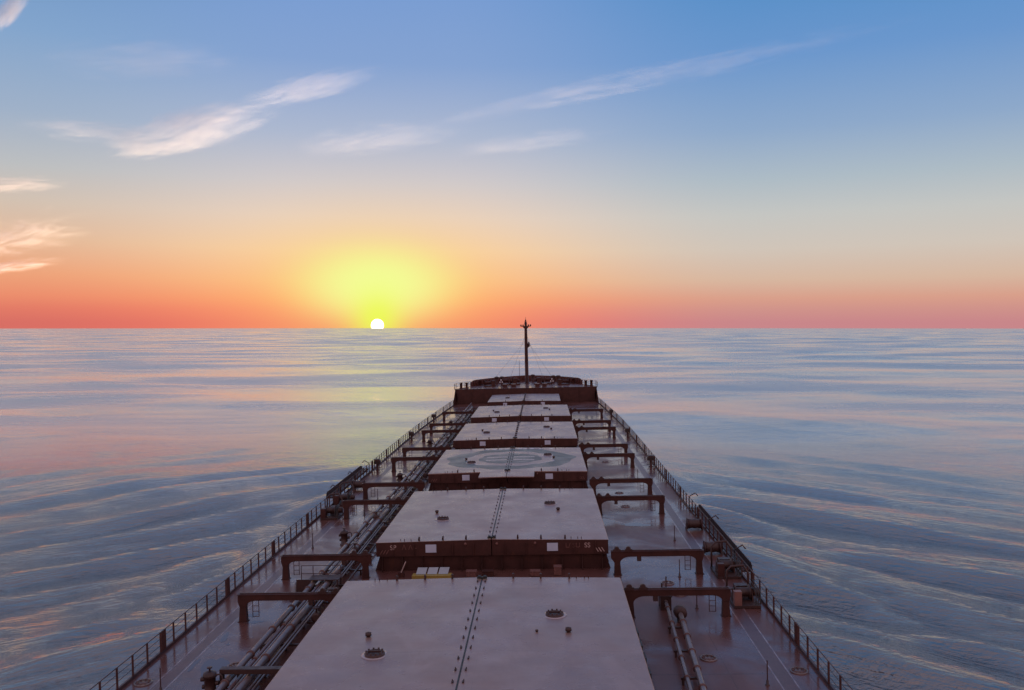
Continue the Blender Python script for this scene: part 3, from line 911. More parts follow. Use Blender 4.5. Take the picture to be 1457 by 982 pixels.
# ------------------------------------------------------------------ rolling beams either side of each hatch
BY = [47.4, 55.4, 72.8, 80.8, 96.4, 104.0, 121.0, 129.3, 146.3]
BN = ['fore end of the nearest hatch', 'after end of the hatch lettered SP', 'fore end of the hatch lettered SP', 'after end of the helipad hatch', 'fore end of the helipad hatch',
      'after end of the hatch beyond the helipad', 'fore end of the hatch beyond the helipad', 'after end of the last full width hatch', 'fore end of the last full width hatch']
def make_beam(label, y):
    root = thing('rolling_beam', label, 'steel beam', (0, y, 0), 'rolling beams beside the hatches')
    x0, x1, zt, zb = 7.82, 13.76, 1.55, 1.19
    mb = MB()
    pts = [(x0, zt - 0.04), (x1 - 0.05, zt - 0.04), (x1, zt - 0.10), (x1, zb - 0.05), (13.70, zb - 0.25), (13.66, zb - 0.35), (13.30, zb - 0.35)]
    for k in range(6):
        a = k / 5 * math.pi / 2
        pts.append((13.30 - 0.55 * (1 - math.cos(a)), zb - 0.35 + 0.35 * math.sin(a)))
    pts += [(9.05, zb)]
    for k in range(1, 6):
        a = k / 5 * math.pi / 2
        pts.append((9.05 - 0.65 * math.sin(a), zb - 0.38 * (1 - math.cos(a))))
    pts += [(8.02, zb - 0.38), (x0, zb - 0.1)]
    mb.prism(pts, -0.14, 0.14)
    mb.box(x0, x1 + 0.02, -0.20, 0.20, zt - 0.038, zt)
    mb.build('girder', 'red_dark', root)
    mb = MB(); mb.box(x0 + 0.02, x1 - 0.1, -0.045, 0.045, zt + 0.001, zt + 0.05); mb.build('wheel_rail', 'dark', root)
    for xa, xb, h in ((13.30, 13.66, 0), (8.04, 8.40, 1)):
        mb = MB()
        mb.add([(xa, -0.13, zb - 0.36), (xb, -0.13, zb - 0.36), (xb, 0.13, zb - 0.36), (xa, 0.13, zb - 0.36),
                (xa - 0.03, -0.17, 0.02), (xb + 0.05, -0.17, 0.02), (xb + 0.05, 0.17, 0.02), (xa - 0.03, 0.17, 0.02)],
               [(0, 1, 2, 3), (4, 7, 6, 5), (0, 4, 5, 1), (1, 5, 6, 2), (2, 6, 7, 3), (3, 7, 4, 0)])
        mb.box(xa - 0.09, xb + 0.11, -0.22, 0.22, 0.003, 0.022)
        mb.build('leg', 'red_dark', root)
    for x in (8.2, 8.95):
        mb = MB(); mb.lathe((x, -0.09, zt + 0.13), [(0.13, 0.0), (0.16, 0.02), (0.16, 0.16), (0.13, 0.18)], 14, 'Y')
        mb.box(x - 0.24, x + 0.24, -0.16, -0.095, zt + 0.002, zt + 0.14)
        mb.build('roller', 'dark', root)
    mb = MB(); mb.box(9.5, 9.76, -0.12, 0.12, zb - 0.30, zb - 0.002); mb.build('junction_box', 'dark', root)
    # short hanging ladder by the outer leg
    mb = MB()
    for x in (12.55, 12.90): mb.tube([(x, -0.18, zb + 0.1), (x, -0.18, 0.30)], 0.022, 6)
    for z in (0.32, 0.62, 0.92): mb.tube([(12.55, -0.18, z), (12.90, -0.18, z)], 0.018, 6)
    mb.build('ladder', 'rail', root)
    return root
proto = None
for i, y in enumerate(BY):
    for sg, side in ((1, 'starboard'), (-1, 'port')):
        lab = 'dark red %s side beam at the %s' % (side, BN[i])
        if proto is None:
            proto = make_beam(lab, y)
        else:
            copy_tree(proto, lab, (0, y, 0), mirror=(sg < 0))

# ------------------------------------------------------------------ railings along both deck edges
def railing(sg, label):
    root = thing('railing', label, 'railing', (0, 0, 0), 'railings along the deck edges')
    y = 30.5
    ysx = []
    while y < 176.0:
        ysx.append(y); y += 1.5
    extra = []
    for n_, y in enumerate(ysx[:97]):
        x = sg * (half_beam(y) - 0.12)
        mb = MB()
        heavy = (n_ % 6 == 2)
        w_ = 0.045 if not heavy else 0.06
        mb.box(x - w_, x + w_, y - 0.02, y + 0.02, 0.165, 1.18)
        if heavy:
            mb.box(x - w_, x + w_, y + 0.22, y + 0.26, 0.165, 1.18)
            mb.box(x - w_, x + w_, y + 0.44, y + 0.48, 0.165, 1.18)
        mb.build('post', 'rail', root)
    for z, r in ((1.17, 0.024), (0.86, 0.014), (0.52, 0.014)):
        mb = MB()
        pts = [(sg * (half_beam(y) - 0.12), y, z) for y in ysx]
        mb.tube(pts, r, 6)
        mb.build('rail', 'rail', root)
    return root
railing(-1, 'long dark railing along the port edge of the main deck')
railing(1, 'long dark railing along the starboard edge of the main deck')
def fc_railing(sg, label):
    root = thing('railing', label, 'railing', (0, 0, 0), 'forecastle railings')
    pts = []
    for x, y in ((14.80, YB + 0.1), (14.75, 178.2), (14.6, 179.6), (13.9, 181.2), (13.2, 182.5), (12.4, 184.0), (12.1, 184.7)):
        pts.append((sg * min(x, 14.8), y))
    for x, y in pts:
        mb = MB(); mb.box(x - 0.035, x + 0.035, y - 0.035, y + 0.035, FC + 0.002, FC + 1.08); mb.build('post', 'rail', root)
    for z in (0.38, 0.72, 1.07):
        mb = MB(); mb.tube([(x, y, FC + z) for x, y in pts], 0.025, 6); mb.build('rail', 'rail', root)
fc_railing(-1, 'short railing at the port after corner of the forecastle')
fc_railing(1, 'short railing at the starboard after corner of the forecastle')

# ------------------------------------------------------------------ pipes
def pipe_line(root, x, z, y0, y1, r, mat, flange_every, off=0.0):
    mb = MB(); mb.tube([(x, y0, z), (x, y1, z)], r, 12)
    p = mb.build('pipe', mat, root)
    y = y0 + off
    while y < y1 and flange_every:
        mbf = MB(); mbf.lathe((x, y - 0.05, z), [(r + 0.002, 0), (r + 0.06, 0.004), (r + 0.06, 0.096), (r + 0.002, 0.10)], 12, 'Y')
        mbf.build('flange', 'pipe_dark', p)
        y += flange_every
root = thing('pipe_run', 'bundle of long grey and brown pipes along the port side of the hatches', 'pipes')
PP = [(-10.85, 0.62, 0.15, 'pipe'), (-10.46, 0.56, 0.085, 'pipe_dark'), (-10.27, 0.56, 0.07, 'pipe'), (-9.95, 0.62, 0.18, 'pipe'), (-9.64, 0.50, 0.055, 'pipe'), (-9.46, 0.50, 0.055, 'pipe'), (-8.95, 0.36, 0.07, 'dark')]
for k, (x, z, r_, mt) in enumerate(PP):
    pipe_line(root, x, z, 30.0, 172.0 - 3 * k, r_, mt, (3.4, 4.6, 0, 4.1, 0, 0, 0)[k], 0.7 + 0.5 * k)
y = 33.0
while y < 168:
    mb = MB()
    mb.box(-11.15, -8.55, y - 0.07, y + 0.07, 0.26, 0.36)
    for x in (-11.0, -9.75, -8.7): mb.box(x - 0.06, x + 0.06, y - 0.06, y + 0.06, 0.003, 0.259)
    mb.build('pipe_support', 'dark', root)
    y += 3.3
# valve blocks over the pipes
for y in (46.2, 49.5, 57.5, 60.0, 66.5, 70.2, 85.0, 90.0, 101.0, 112.0, 119.0, 137.0):
    rr = random.Random(int(y * 10))
    mb = MB()
    x = rr.choice((-10.36, -9.93, -9.02))
    mb.lathe((x, y - 0.2, 0.62), [(0.16, 0), (0.26, 0.02), (0.26, 0.38), (0.16, 0.40)], 12, 'Y')
    mb.tube([(x, y, 0.8), (x, y, 1.12)], 0.05, 8)
    mb.lathe((x, y, 1.10), [(0.02, 0), (0.20, 0.0), (0.20, 0.04), (0.02, 0.04)], 14)
    mb.build('valve', 'dark', root)
# starboard pair ending in a valve stand
root = thing('pipe_run', 'pair of pipes on the starboard deck ending under the nearest beam', 'pipes')
for (xa, ya, xb, yb, z, r_, mt) in ((9.35, 30.0, 10.35, 48.6, 0.5, 0.10, 'pipe'), (9.88, 30.0, 10.82, 46.2, 0.5, 0.14, 'pipe')):
    mb = MB(); mb.tube([(xa, ya, z), (xb, yb, z)], r_, 12); p = mb.build('pipe', mt, root)
    for k in range(8):
        mb = MB()
        f = (k + 0.4) / 8
        yy = ya + (yb - ya) * f; xx = xa + (xb - xa) * f
        mb.lathe((xx, yy, z), [(r_, 0), (r_ + 0.05, 0.004), (r_ + 0.05, 0.096), (r_, 0.10)], 12, 'Y')
        mb.build('flange', 'pipe_dark', p)
for y in (32, 35.2, 38.4, 41.6, 44.8):
    f = (y - 30) / 18.6
    mb = MB()
    x = 9.62 + f * 1.0
    mb.box(x - 0.5, x + 0.5, y - 0.06, y + 0.06, 0.25, 0.345)
    for dx in (-0.4, 0.4): mb.box(x + dx - 0.05, x + dx + 0.05, y - 0.05, y + 0.05, 0.003, 0.249)
    mb.build('pipe_support', 'dark', root)
mb = MB()
mb.box(10.05, 10.65, 48.4, 49.4, 0.003, 0.75); mb.box(10.0, 10.7, 48.35, 49.45, 0.751, 0.82)
mb.tube([(10.15, 48.6, 0.82), (10.15, 48.6, 1.5)], 0.05, 8); mb.tube([(10.45, 49.0, 0.82), (10.45, 49.0, 1.75)], 0.04, 8)
mb.lathe((10.3, 48.8, 0.82), [(0.25, 0), (0.25, 0.25), (0.1, 0.4), (0, 0.4)], 12)
mb.build('valve_chest', 'dark', root)
mb = MB(); mb.lathe((10.86, 46.3, 0.50), [(0.14, 0.0), (0.33, 0.02), (0.36, 0.45), (0.2, 0.6), (0, 0.62)], 14, 'Y'); mb.box(10.7, 11.05, 46.35, 46.75, 0.003, 0.3); mb.build('valve', 'dark', root)

# ------------------------------------------------------------------ deck rings (manholes)
def manhole(name_label, x, y, r, h, first=[None]):
    if first[0] is None or h > 0.2:
        root = thing('manhole', name_label, 'manhole', (x, y, 0), 'manholes in the deck')
        mb = MB(); mb.lathe((0, 0, 0), [(r * 0.80, 0.003), (r * 0.80, h), (r, h), (r, 0.003)], 28); mb.build('coaming_ring', 'pipe' if h < 0.2 else 'dark', root)
        mb = MB(); mb.lathe((0, 0, 0), [(0, h * 0.7), (r * 0.795, h * 0.7), (r * 0.795, h * 0.7 - 0.02), (0, h * 0.7 - 0.02)], 28)
        for k in range(8):
            a = 2 * math.pi * k / 8
            mb.lathe((r * 0.66 * math.cos(a), r * 0.66 * math.sin(a), h * 0.7), [(0.045, 0), (0.045, 0.05), (0, 0.05)], 6)
        mb.build('lid', 'pipe_dark', root)
        if h <= 0.2: first[0] = root
        return root
    c = copy_tree(first[0], name_label, (x, y, 0))
    return c
manhole('round manhole beside the starboard pipes near the bottom of the view', 11.38, 41.41, 0.42, 0.05)
manhole('round manhole outside the starboard walkway near the railing', 15.24, 39.81, 0.42, 0.05)
manhole('round manhole just forward of the nearest starboard beam', 11.16, 53.42, 0.42, 0.05)
manhole('round manhole seen under the nearest starboard beam', 11.55, 51.19, 0.42, 0.05)
manhole('round manhole between the two starboard beams at the fore end of the SP hatch', 10.70, 75.87, 0.42, 0.05)
manhole('round manhole abeam of the after end of the helipad hatch to starboard', 10.70, 81.9, 0.42, 0.05)
manhole('small far manhole abeam of the fore end of the helipad hatch to starboard', 10.71, 100.2, 0.42, 0.05)
manhole('round manhole by the port railing at the lower left of the deck', -15.35, 39.11, 0.42, 0.05)
manhole('round manhole against the port pipes behind the dark hydrant', -11.62, 41.0, 0.42, 0.05)
manhole('raised round tank hatch with a rim handle beside the port pipes', -11.62, 53.06, 0.55, 0.45)

# ------------------------------------------------------------------ air vents by the railings and taller heads inboard
def air_vent(label, x, y, first=[None]):
    if first[0] is None:
        root = thing('air_vent', label, 'air vent', (x, y, 0), 'air vent heads by the railings')
        mb = MB(); mb.lathe((0, 0, 0), [(0.22, 0.003), (0.22, 0.05), (0.15, 0.06), (0.15, 0.72)], 14); mb.build('stem', 'red_dark', root)
        mb = MB(); mb.box(-0.36, 0.36, -0.28, 0.28, 0.722, 1.12); mb.prism([(-0.36, 1.121), (0.36, 1.121), (0.25, 1.27), (-0.25, 1.27)], -0.28, 0.28)
        mb.build('head', 'dark', root)
        mb = MB()
        for k in (-1, 1):
            mb.box(k * 0.18 - 0.12, k * 0.18 + 0.12, -0.30, -0.283, 0.82, 1.04)
        mb.build('gauze', 'black', root)
        mb = MB(); mb.box(-0.42, 0.42, -0.04, 0.04, 0.25, 0.32); mb.build('drip_tray', 'dark', root)
        first[0] = root
        return root
    return copy_tree(first[0], label, (x, y, 0))
for x, y, lab in ((-15.55, 97.4, 'dark vent head at the port railing nearest to the gangway ladder'), (-15.4, 122.1, 'dark vent head at the port railing, middle one of three'), (-15.2, 145.8, 'dark vent head at the port railing, closest to the forecastle'),
                  (15.55, 96.5, 'dark vent head at the starboard railing, nearest of three'), (15.45, 121.5, 'dark vent head at the starboard railing, middle one of three'), (15.25, 147.9, 'dark vent head at the starboard railing, closest to the forecastle')):
    air_vent(lab, x, y)

def hydrant(label, x, y, h=1.1, first=[None]):
    if first[0] is None:
        root = thing('deck_hydrant', label, 'hydrant', (x, y, 0), 'stout hydrant posts beside the port pipes')
        mb = MB(); mb.lathe((0, 0, 0), [(0.34, 0.003), (0.34, 0.08), (0.25, 0.10), (0.25, 0.82), (0.31, 0.84), (0.31, 0.92)], 16); mb.build('barrel', 'dark', root)
        mb = MB(); mb.lathe((0, 0, 0), [(0.30, 0.922), (0.27, 1.02), (0.10, 1.10), (0, 1.10)], 16); mb.lathe((0, 0, 1.08), [(0.04, 0.0), (0.04, 0.15), (0.12, 0.15), (0.12, 0.19), (0, 0.19)], 10); mb.build('cap', 'dark', root)
        for ox, oz, ob in ((-0.25, 0.72, -0.16), (-0.25, 0.38, -0.10), (0.25, 0.55, 0.15)):
            mb = MB(); mb.lathe((ox, 0, oz), [(0.10, min(0, ob)), (0.10, max(0, ob))], 10, 'X'); mb.build('outlet', 'dark', root)
        mb = MB(); mb.tube([(0.26, 0, 0.9), (0.45, 0, 0.95), (0.56, 0, 0.85), (0.58, 0, 0.35), (0.66, 0, 0.28), (1.25, 0, 0.28)], 0.04, 8); mb.tube([(0.80, 0, 0.28), (0.80, 0, 0.02)], 0.035, 6); mb.build('branch_pipe', 'dark', root)
        first[0] = root
        return root
    return copy_tree(first[0], label, (x, y, 0))
for x, y, lab in ((-11.62, 37.75, 'dark stout hydrant at the lower left, cut by the bottom of the view'), (-11.62, 64.0, 'dark stout hydrant beside the pipes abeam of the hatch lettered SP'),
                  (-11.5, 88.8, 'dark stout hydrant beside the pipes abeam of the helipad hatch'), (-11.75, 114.6, 'dark stout hydrant to port of the hatch beyond the helipad'), (-11.3, 137.0, 'dark stout hydrant farthest forward on the port side')):
    hydrant(lab, x, y)

# cross girder over the port pipes at the bottom of the picture
root = thing('pipe_bridge', 'dark girder stepping over the port pipes beside the lower left hydrant', 'pipe bridge', (0, 38.1, 0))
mb = MB(); mb.box(-11.25, -8.2, -0.18, 0.18, 0.86, 1.08); mb.build('tread', 'dark', root)
for x in (-11.2, -8.3):
    mb = MB(); mb.box(x - 0.07, x + 0.07, -0.14, 0.14, 0.003, 0.859); mb.build('leg', 'dark', root)

# thin posts standing on the deck
def guard_post(label, x, y, h, first=[None]):
    if first[0] is None:
        root = thing('deck_post', label, 'post', (x, y, 0), 'thin posts standing on the deck')
        mb = MB(); mb.tube([(0, 0, 0.20), (0, 0, h)], 0.028, 8); mb.build('rod', 'rail', root)
        mb = MB(); mb.lathe((0, 0, 0), [(0.11, 0.003), (0.10, 0.03), (0.06, 0.05), (0.06, 0.22), (0.03, 0.24)], 10); mb.build('socket', 'dark', root)
        first[0] = root
        return root
    return copy_tree(first[0], label, (x, y, 0))
for x, y, lab in ((13.2, 63.87, 'thin post on the starboard deck abeam of the hatch lettered SP'), (12.11, 54.71, 'thin post on the starboard deck between the two nearest beams'), (12.12, 48.64, 'thin post on the starboard deck showing under the nearest beam'),
                  (13.4, 38.3, 'thin post on the starboard deck inside the walkway at the bottom'), (-13.81, 63.13, 'thin post on the port deck near the railing, abeam of the hatch lettered SP'), (-12.19, 80.15, 'thin post on the port deck below the after helipad beam'),
                  (-12.19, 74.06, 'thin post on the port deck at the fore end of the SP hatch'), (-14.05, 38.09, 'thin post at the lower left of the port deck by the walkway'), (13.2, 88.5, 'thin post on the starboard deck abeam of the helipad hatch'), (12.6, 99.5, 'thin far post on the starboard deck beyond the helipad beam')):
    guard_post(lab, x, y, 1.12)

# ------------------------------------------------------------------ gangway ladders stowed outboard
def gangway(label, sg, y0, y1, z):
    root = thing('gangway_ladder', label, 'gangway', (0, 0, 0), 'gangway ladders stowed outboard')
    xi, xo = sg * 16.26, sg * 16.92
    mb = MB()
    n = int((y1 - y0) / 0.36)
    for k in range(n):
        y = y0 + (y1 - y0) * (k + 0.5) / n
        mb.box(min(xi, xo) + 0.06, max(xi, xo) - 0.06, y - 0.12, y + 0.12, z + 0.02, z + 0.06)
    mb.build('treads', 'dark', root)
    for x in (xi, xo):
        mb = MB(); mb.box(x - 0.05, x + 0.05, y0, y1, z - 0.14, z + 0.10); mb.build('side_beam', 'dark', root)
    mb = MB()
    mb.box(min(xo, xo - sg * 0.06), max(xo, xo - sg * 0.06), y0 + 0.3, y1 - 0.95, z + 0.461, z + 0.50)
    mb.build('folded_handrail', 'rail', root)
    mb = MB()                                              # the treads' side truss, plated in, standing on the outer beam
    x0_, x1_ = min(xo, xo - sg * 0.03), max(xo, xo - sg * 0.03)
    mb.prism([(y0, z + 0.101), (y1, z + 0.101), (y1, z + 0.30), (y1 - 0.9, z + 0.46), (y0 + 0.25, z + 0.46), (y0, z + 0.36)], x0_, x1_, 'X')
    mb.build('side_panel', 'dark', root)
    mb = MB(); mb.box(min(xi, xo) + 0.06, max(xi, xo) - 0.06, y0 + 0.05, y1 - 0.05, z - 0.10, z - 0.06); mb.build('under_plate', 'dark', root)
    for y in (y0 + 0.8, (y0 + y1) / 2, y1 - 0.8):
        mb = MB(); mb.box(min(xi, sg * 16.14), max(xo, -xi) if False else max(xi, sg * 16.14), y - 0.08, y + 0.08, z - 0.3, z - 0.141)
        mb.tube([(sg * 16.0, y, 0.02), (sg * 15.95, y, 1.25), (sg * 16.5, y, 1.55), (sg * 16.7, y, 1.3)], 0.05, 8)
        mb.build('davit', 'dark', root)
gangway('stowed gangway ladder outside the starboard railing with its winch inboard', 1, 55.6, 74.5, 0.08)
gangway('stowed gangway ladder outside the port railing near the helipad', -1, 79.5, 95.5, 0.50)

def winch(label, x, y, sg):
    root = thing('gangway_winch', label, 'winch', (x, y, 0), 'gangway winches on the deck edge')
    mb = MB(); mb.box(-0.75, 0.75, -1.1, 1.3, 0.02, 0.16)
    for dx in (-0.6, 0.6):
        for dy in (-0.9, 1.1): mb.box(dx - 0.06, dx + 0.06, dy - 0.06, dy + 0.06, 0.003, 0.019)
    mb.build('base_frame', 'dark', root)
    mb = MB(); mb.lathe((-0.5, 0, 0.62), [(0.42, 0), (0.42, 0.06), (0.26, 0.07), (0.26, 0.80), (0.42, 0.81), (0.42, 0.87)], 18, 'X'); mb.build('drum', 'dark', root)
    mb = MB()
    for dx in (-0.62, 0.44): mb.prism([(-0.35, 0.161), (0.35, 0.161), (0.12, 0.85), (-0.12, 0.85)], dx, dx + 0.08, 'X')
    mb.build('bearing_stand', 'red_dark', root)
    mb = MB(); mb.lathe((0.56, 0.0, 0.62), [(0.2, 0), (0.24, 0.03), (0.24, 0.35), (0.12, 0.42), (0, 0.42)], 14, 'X'); mb.box(-0.3, 0.45, 0.65, 1.2, 0.161, 0.78); mb.build('motor', 'dark', root)
    mb = MB(); mb.tube([(-0.68, 1.2, 0.161), (-0.68, 1.2, 1.5), (-0.4, 1.25, 1.75), (0.35, 1.3, 1.8)], 0.07, 8); mb.tube([(0.62, 1.2, 0.161), (0.62, 1.25, 1.3), (0.3, 1.3, 1.8)], 0.06, 8); mb.build('davit_arm', 'dark', root)
    mb = MB(); mb.box(-0.72, -0.3, -1.05, -0.65, 0.161, 0.95); mb.build('control_box', 'red_dark', root)
    mb = MB()
    for k in range(3): mb.tube([(0.5 + 0.12 * k, -1.0, 0.2), (0.52 + 0.12 * k, -0.9, 0.9), (0.45 + 0.1 * k, 0.4, 1.0 + 0.1 * k)], 0.03, 6)
    mb.build('hose', 'black', root)
    return root
wn = winch('dark gangway winch between the nearest starboard beam and the railing', 14.95, 49.6, 1)
copy_tree(wn, 'dark gangway winch with davit beside the port railing', (-14.9, 73.4, 0))
cw = copy_tree(wn, 'second dark winch forward of it inside the starboard gangway ladder', (15.15, 55.2, 0))
cw2 = copy_tree(wn, 'dark winch inside the after part of the port gangway ladder', (-15.1, 79.0, 0))
bx = [c for c in wn.children if c.name.startswith('control_box')][0]
bx.data = bx.data.copy(); bx.data.materials[0] = M['orange']
bx['label'] = 'pinkish control box'
# rope reel / ladder roll lying by the railing
def ladder_roll(label, x, y, first=[None]):
    if first[0] is None:
        root = thing('pilot_ladder_reel', label, 'ladder reel', (x, y, 0), 'pilot ladder reels inside the railings')
        mb = MB(); mb.lathe((-0.55, 0, 0.5), [(0.45, 0), (0.45, 0.05), (0.2, 0.06), (0.2, 1.05), (0.45, 1.06), (0.45, 1.11)], 16, 'X'); mb.build('reel', 'rail', root)
        mb = MB(); mb.lathe((-0.48, 0, 0.5), [(0.21, 0.0), (0.36, 0.0), (0.38, 0.1), (0.33, 0.3), (0.38, 0.5), (0.34, 0.7), (0.37, 0.96), (0.21, 0.97)], 14, 'X'); mb.build('rolled_ladder', 'dark', root)
        mb = MB()
        for dx in (-0.64, 0.58): mb.prism([(-0.4, 0.003), (0.4, 0.003), (0.06, 0.56), (-0.06, 0.56)], dx, dx + 0.06, 'X')
        mb.build('stand', 'rail', root)
        first[0] = root
        return root
    return copy_tree(first[0], label, (x, y, 0))
ladder_roll('rolled pilot ladder on a reel beside the middle of the starboard gangway', 15.2, 60.0)
ladder_roll('rolled pilot ladder on a reel farther forward beside the starboard gangway', 15.2, 67.0)
ladder_roll('rolled pilot ladder on a reel inside the port gangway', -15.2, 86.0)

# small platform with guard rails at the port pipes
root = thing('access_platform', 'small railed platform stepping over the port pipes by the SP hatch', 'platform', (-10.9, 52.6, 0))
mb = MB(); mb.box(-0.2, 1.7, -0.5, 0.5, 0.84, 0.90); mb.build('deck_plate', 'dark', root)
mb = MB()
for x in (-0.15, 1.6):
    for y in (-0.45, 0.45): mb.box(x - 0.04, x + 0.04, y - 0.04, y + 0.04, 0.003, 0.839)
mb.build('leg', 'dark', root)
mb = MB()
for x in (-0.9, -0.15, 1.6): mb.tube([(x, 0.5, 0.02 if x < -0.5 else 0.9), (x, 0.5, 1.5)], 0.025, 6)
for z in (1.0, 1.5): mb.tube([(-0.9, 0.5, z), (1.6, 0.5, z)], 0.022, 6)
mb.build('guard_rail', 'rail', root)
mb = MB()
for k in range(3): mb.box(-0.92 + 0.24 * k, -0.70 + 0.24 * k, -0.4, 0.4, 0.20 + 0.22 * k, 0.24 + 0.22 * k)
mb.box(-0.95, -0.2, -0.46, -0.42, 0.003, 0.9); mb.build('steps', 'dark', root)

# ------------------------------------------------------------------ things on the cross deck between the two nearest hatches
root = thing('deck_locker', 'low yellow locker with three pale lids between the two nearest hatches', 'locker', (-3.75, 54.6, 0))
mb = MB(); mb.box(-1.25, 1.25, -0.35, 0.25, 0.02, 0.42)
for x in (-1.1, 1.1): mb.box(x - 0.06, x + 0.06, -0.3, 0.2, 0.003, 0.019)
mb.build('body', 'yellow', root)
for k in range(3):
    x = -0.72 + 0.72 * k
    mb = MB()
    mb.add([(x - 0.31, -0.05, 0.44), (x + 0.31, -0.05, 0.44), (x + 0.37, 0.50, 0.72), (x - 0.25, 0.50, 0.72), (x - 0.31, -0.02, 0.425), (x + 0.31, -0.02, 0.425), (x + 0.37, 0.52, 0.70), (x - 0.25, 0.52, 0.70)],
           [(0, 1, 2, 3), (7, 6, 5, 4), (0, 4, 5, 1), (1, 5, 6, 2), (2, 6, 7, 3), (3, 7, 4, 0)])
    mb.build('lid', 'pale_lid', root)
def crate(label, x, y, w_, h, mat):
    root = thing('deck_box', label, 'box', (x, y, 0), 'small boxes on the cross deck')
    mb = MB(); mb.box(-w_, w_, -0.25, 0.25, 0.03, h); mb.build('body', mat, root)
    mb = MB(); mb.box(-w_ - 0.02, w_ + 0.02, -0.27, 0.27, h + 0.001, h + 0.05); mb.build('lid', mat, root)
    mb = MB()
    for s2 in (-1, 1): mb.box(s2 * w_ * 0.8 - 0.04, s2 * w_ * 0.8 + 0.04, -0.2, 0.2, 0.003, 0.029)
    mb.build('foot', 'dark', root)
crate('small dull box just right of the yellow locker', -1.27, 55.4, 0.33, 0.34, 'worn_pale')
crate('dull reddish box beside the joint of the nearest hatch', -0.2, 55.4, 0.36, 0.34, 'red')
crate('low brownish box on the cross deck right of the middle', 2.88, 55.4, 0.32, 0.30, 'worn_pale')
crate('taller brownish box on the cross deck towards starboard', 4.35, 55.6, 0.24, 0.52, 'worn_pale')
root = thing('hand_lever', 'pale slanting lever standing left of the yellow locker', 'lever', (-5.9, 55.5, 0))
mb = MB(); mb.box(-0.2, 0.2, -0.15, 0.15, 0.003, 0.30); mb.build('base', 'red', root)
mb = MB(); mb.tube([(0, 0, 0.28), (0.32, 0, 1.0)], 0.035, 8); mb.build('handle', 'worn', root)

# ------------------------------------------------------------------ forecastle fittings
root = thing('foremast', 'tall dark red foremast with lamps and wire stays on the forecastle', 'mast', (0.05, 190.0, FC))
H = 17.85 - FC
mb = MB(); mb.lathe((0, 0, 0), [(0.62, 0.003), (0.55, 0.12), (0.40, 0.13), (0.385, 5.0), (0.34, 10.0), (0.29, 12.6), (0.25, 13.6), (0.12, 13.7)], 16); mb.build('pole', 'red_dark', root)
mb = MB(); mb.box(-1.15, 1.15, -0.06, 0.06, 12.62, 12.74); mb.prism([(-0.75, 12.619), (-0.25, 12.1), (0.25, 12.1), (0.75, 12.619)], -0.05, 0.05); mb.build('crosstree', 'red_dark', root)
for x in (-1.05, -0.58, 0.58, 1.05):
    mb = MB(); mb.lathe((x, 0, 12.741), [(0.10, 0.0), (0.15, 0.05), (0.16, 0.28), (0.07, 0.36), (0, 0.38)], 10); mb.build('lamp', 'dark', root)
mb = MB(); mb.lathe((0, 0, 13.701), [(0.36, 0), (0.36, 0.06), (0.1, 0.07), (0.14, 0.12), (0.16, 0.4), (0.05, 0.5), (0.035, 0.52), (0.03, 1.04)], 12); mb.build('masthead_light', 'dark', root)
mb = MB(); mb.lathe((0, 0, 13.30), [(0.40, 0), (0.40, 0.05), (0.30, 0.06)], 12); mb.build('masthead_collar', 'dark', root)
mb = MB(); mb.box(0.30, 0.95, -0.3, 0.3, 8.30, 8.37); mb.prism([(0.32, 8.299), (0.85, 8.299), (0.36, 7.9)], -0.05, 0.05); mb.build('platform', 'red_dark', root)
mb = MB(); mb.lathe((0.58, 0, 8.371), [(0.22, 0), (0.26, 0.2), (0.22, 0.5), (0.10, 0.75), (0.05, 0.95), (0, 0.95)], 12); mb.build('horn', 'dark', root)
mb = MB()
for x in (-0.14, 0.14): mb.tube([(x, -0.52, 0.2), (x, -0.44, 12.5)], 0.018, 5)
for k in range(40): mb.tube([(-0.14, -0.52 + 0.002 * k, 0.4 + 0.3 * k), (0.14, -0.52 + 0.002 * k, 0.4 + 0.3 * k)], 0.014, 5)
mb.build('ladder', 'red_dark', root)
for (x, y) in ((-8.2, -5.0), (-4.0, -7.5), (4.2, -7.5), (6.6, -4.5)):
    mb = MB(); mb.tube([(0.25 * (1 if x > 0 else -1), -0.1, 9.4 if abs(x) > 5 else 10.5), (x, y, 0.05)], 0.018, 5); mb.build('stay', 'rail', root)
root = thing('flagstaff', 'thin short staff to the left of the foremast', 'staff', (-1.55, 190.0, FC))
mb = MB(); mb.tube([(0, 0, 0.1), (0, 0, 5.2)], 0.055, 8, True, 0.03); mb.build('rod', 'rail', root)
mb = MB(); mb.lathe((0, 0, 0), [(0.2, 0.003), (0.18, 0.1), (0.07, 0.12), (0.07, 0.5)], 10); mb.build('socket', 'dark', root)

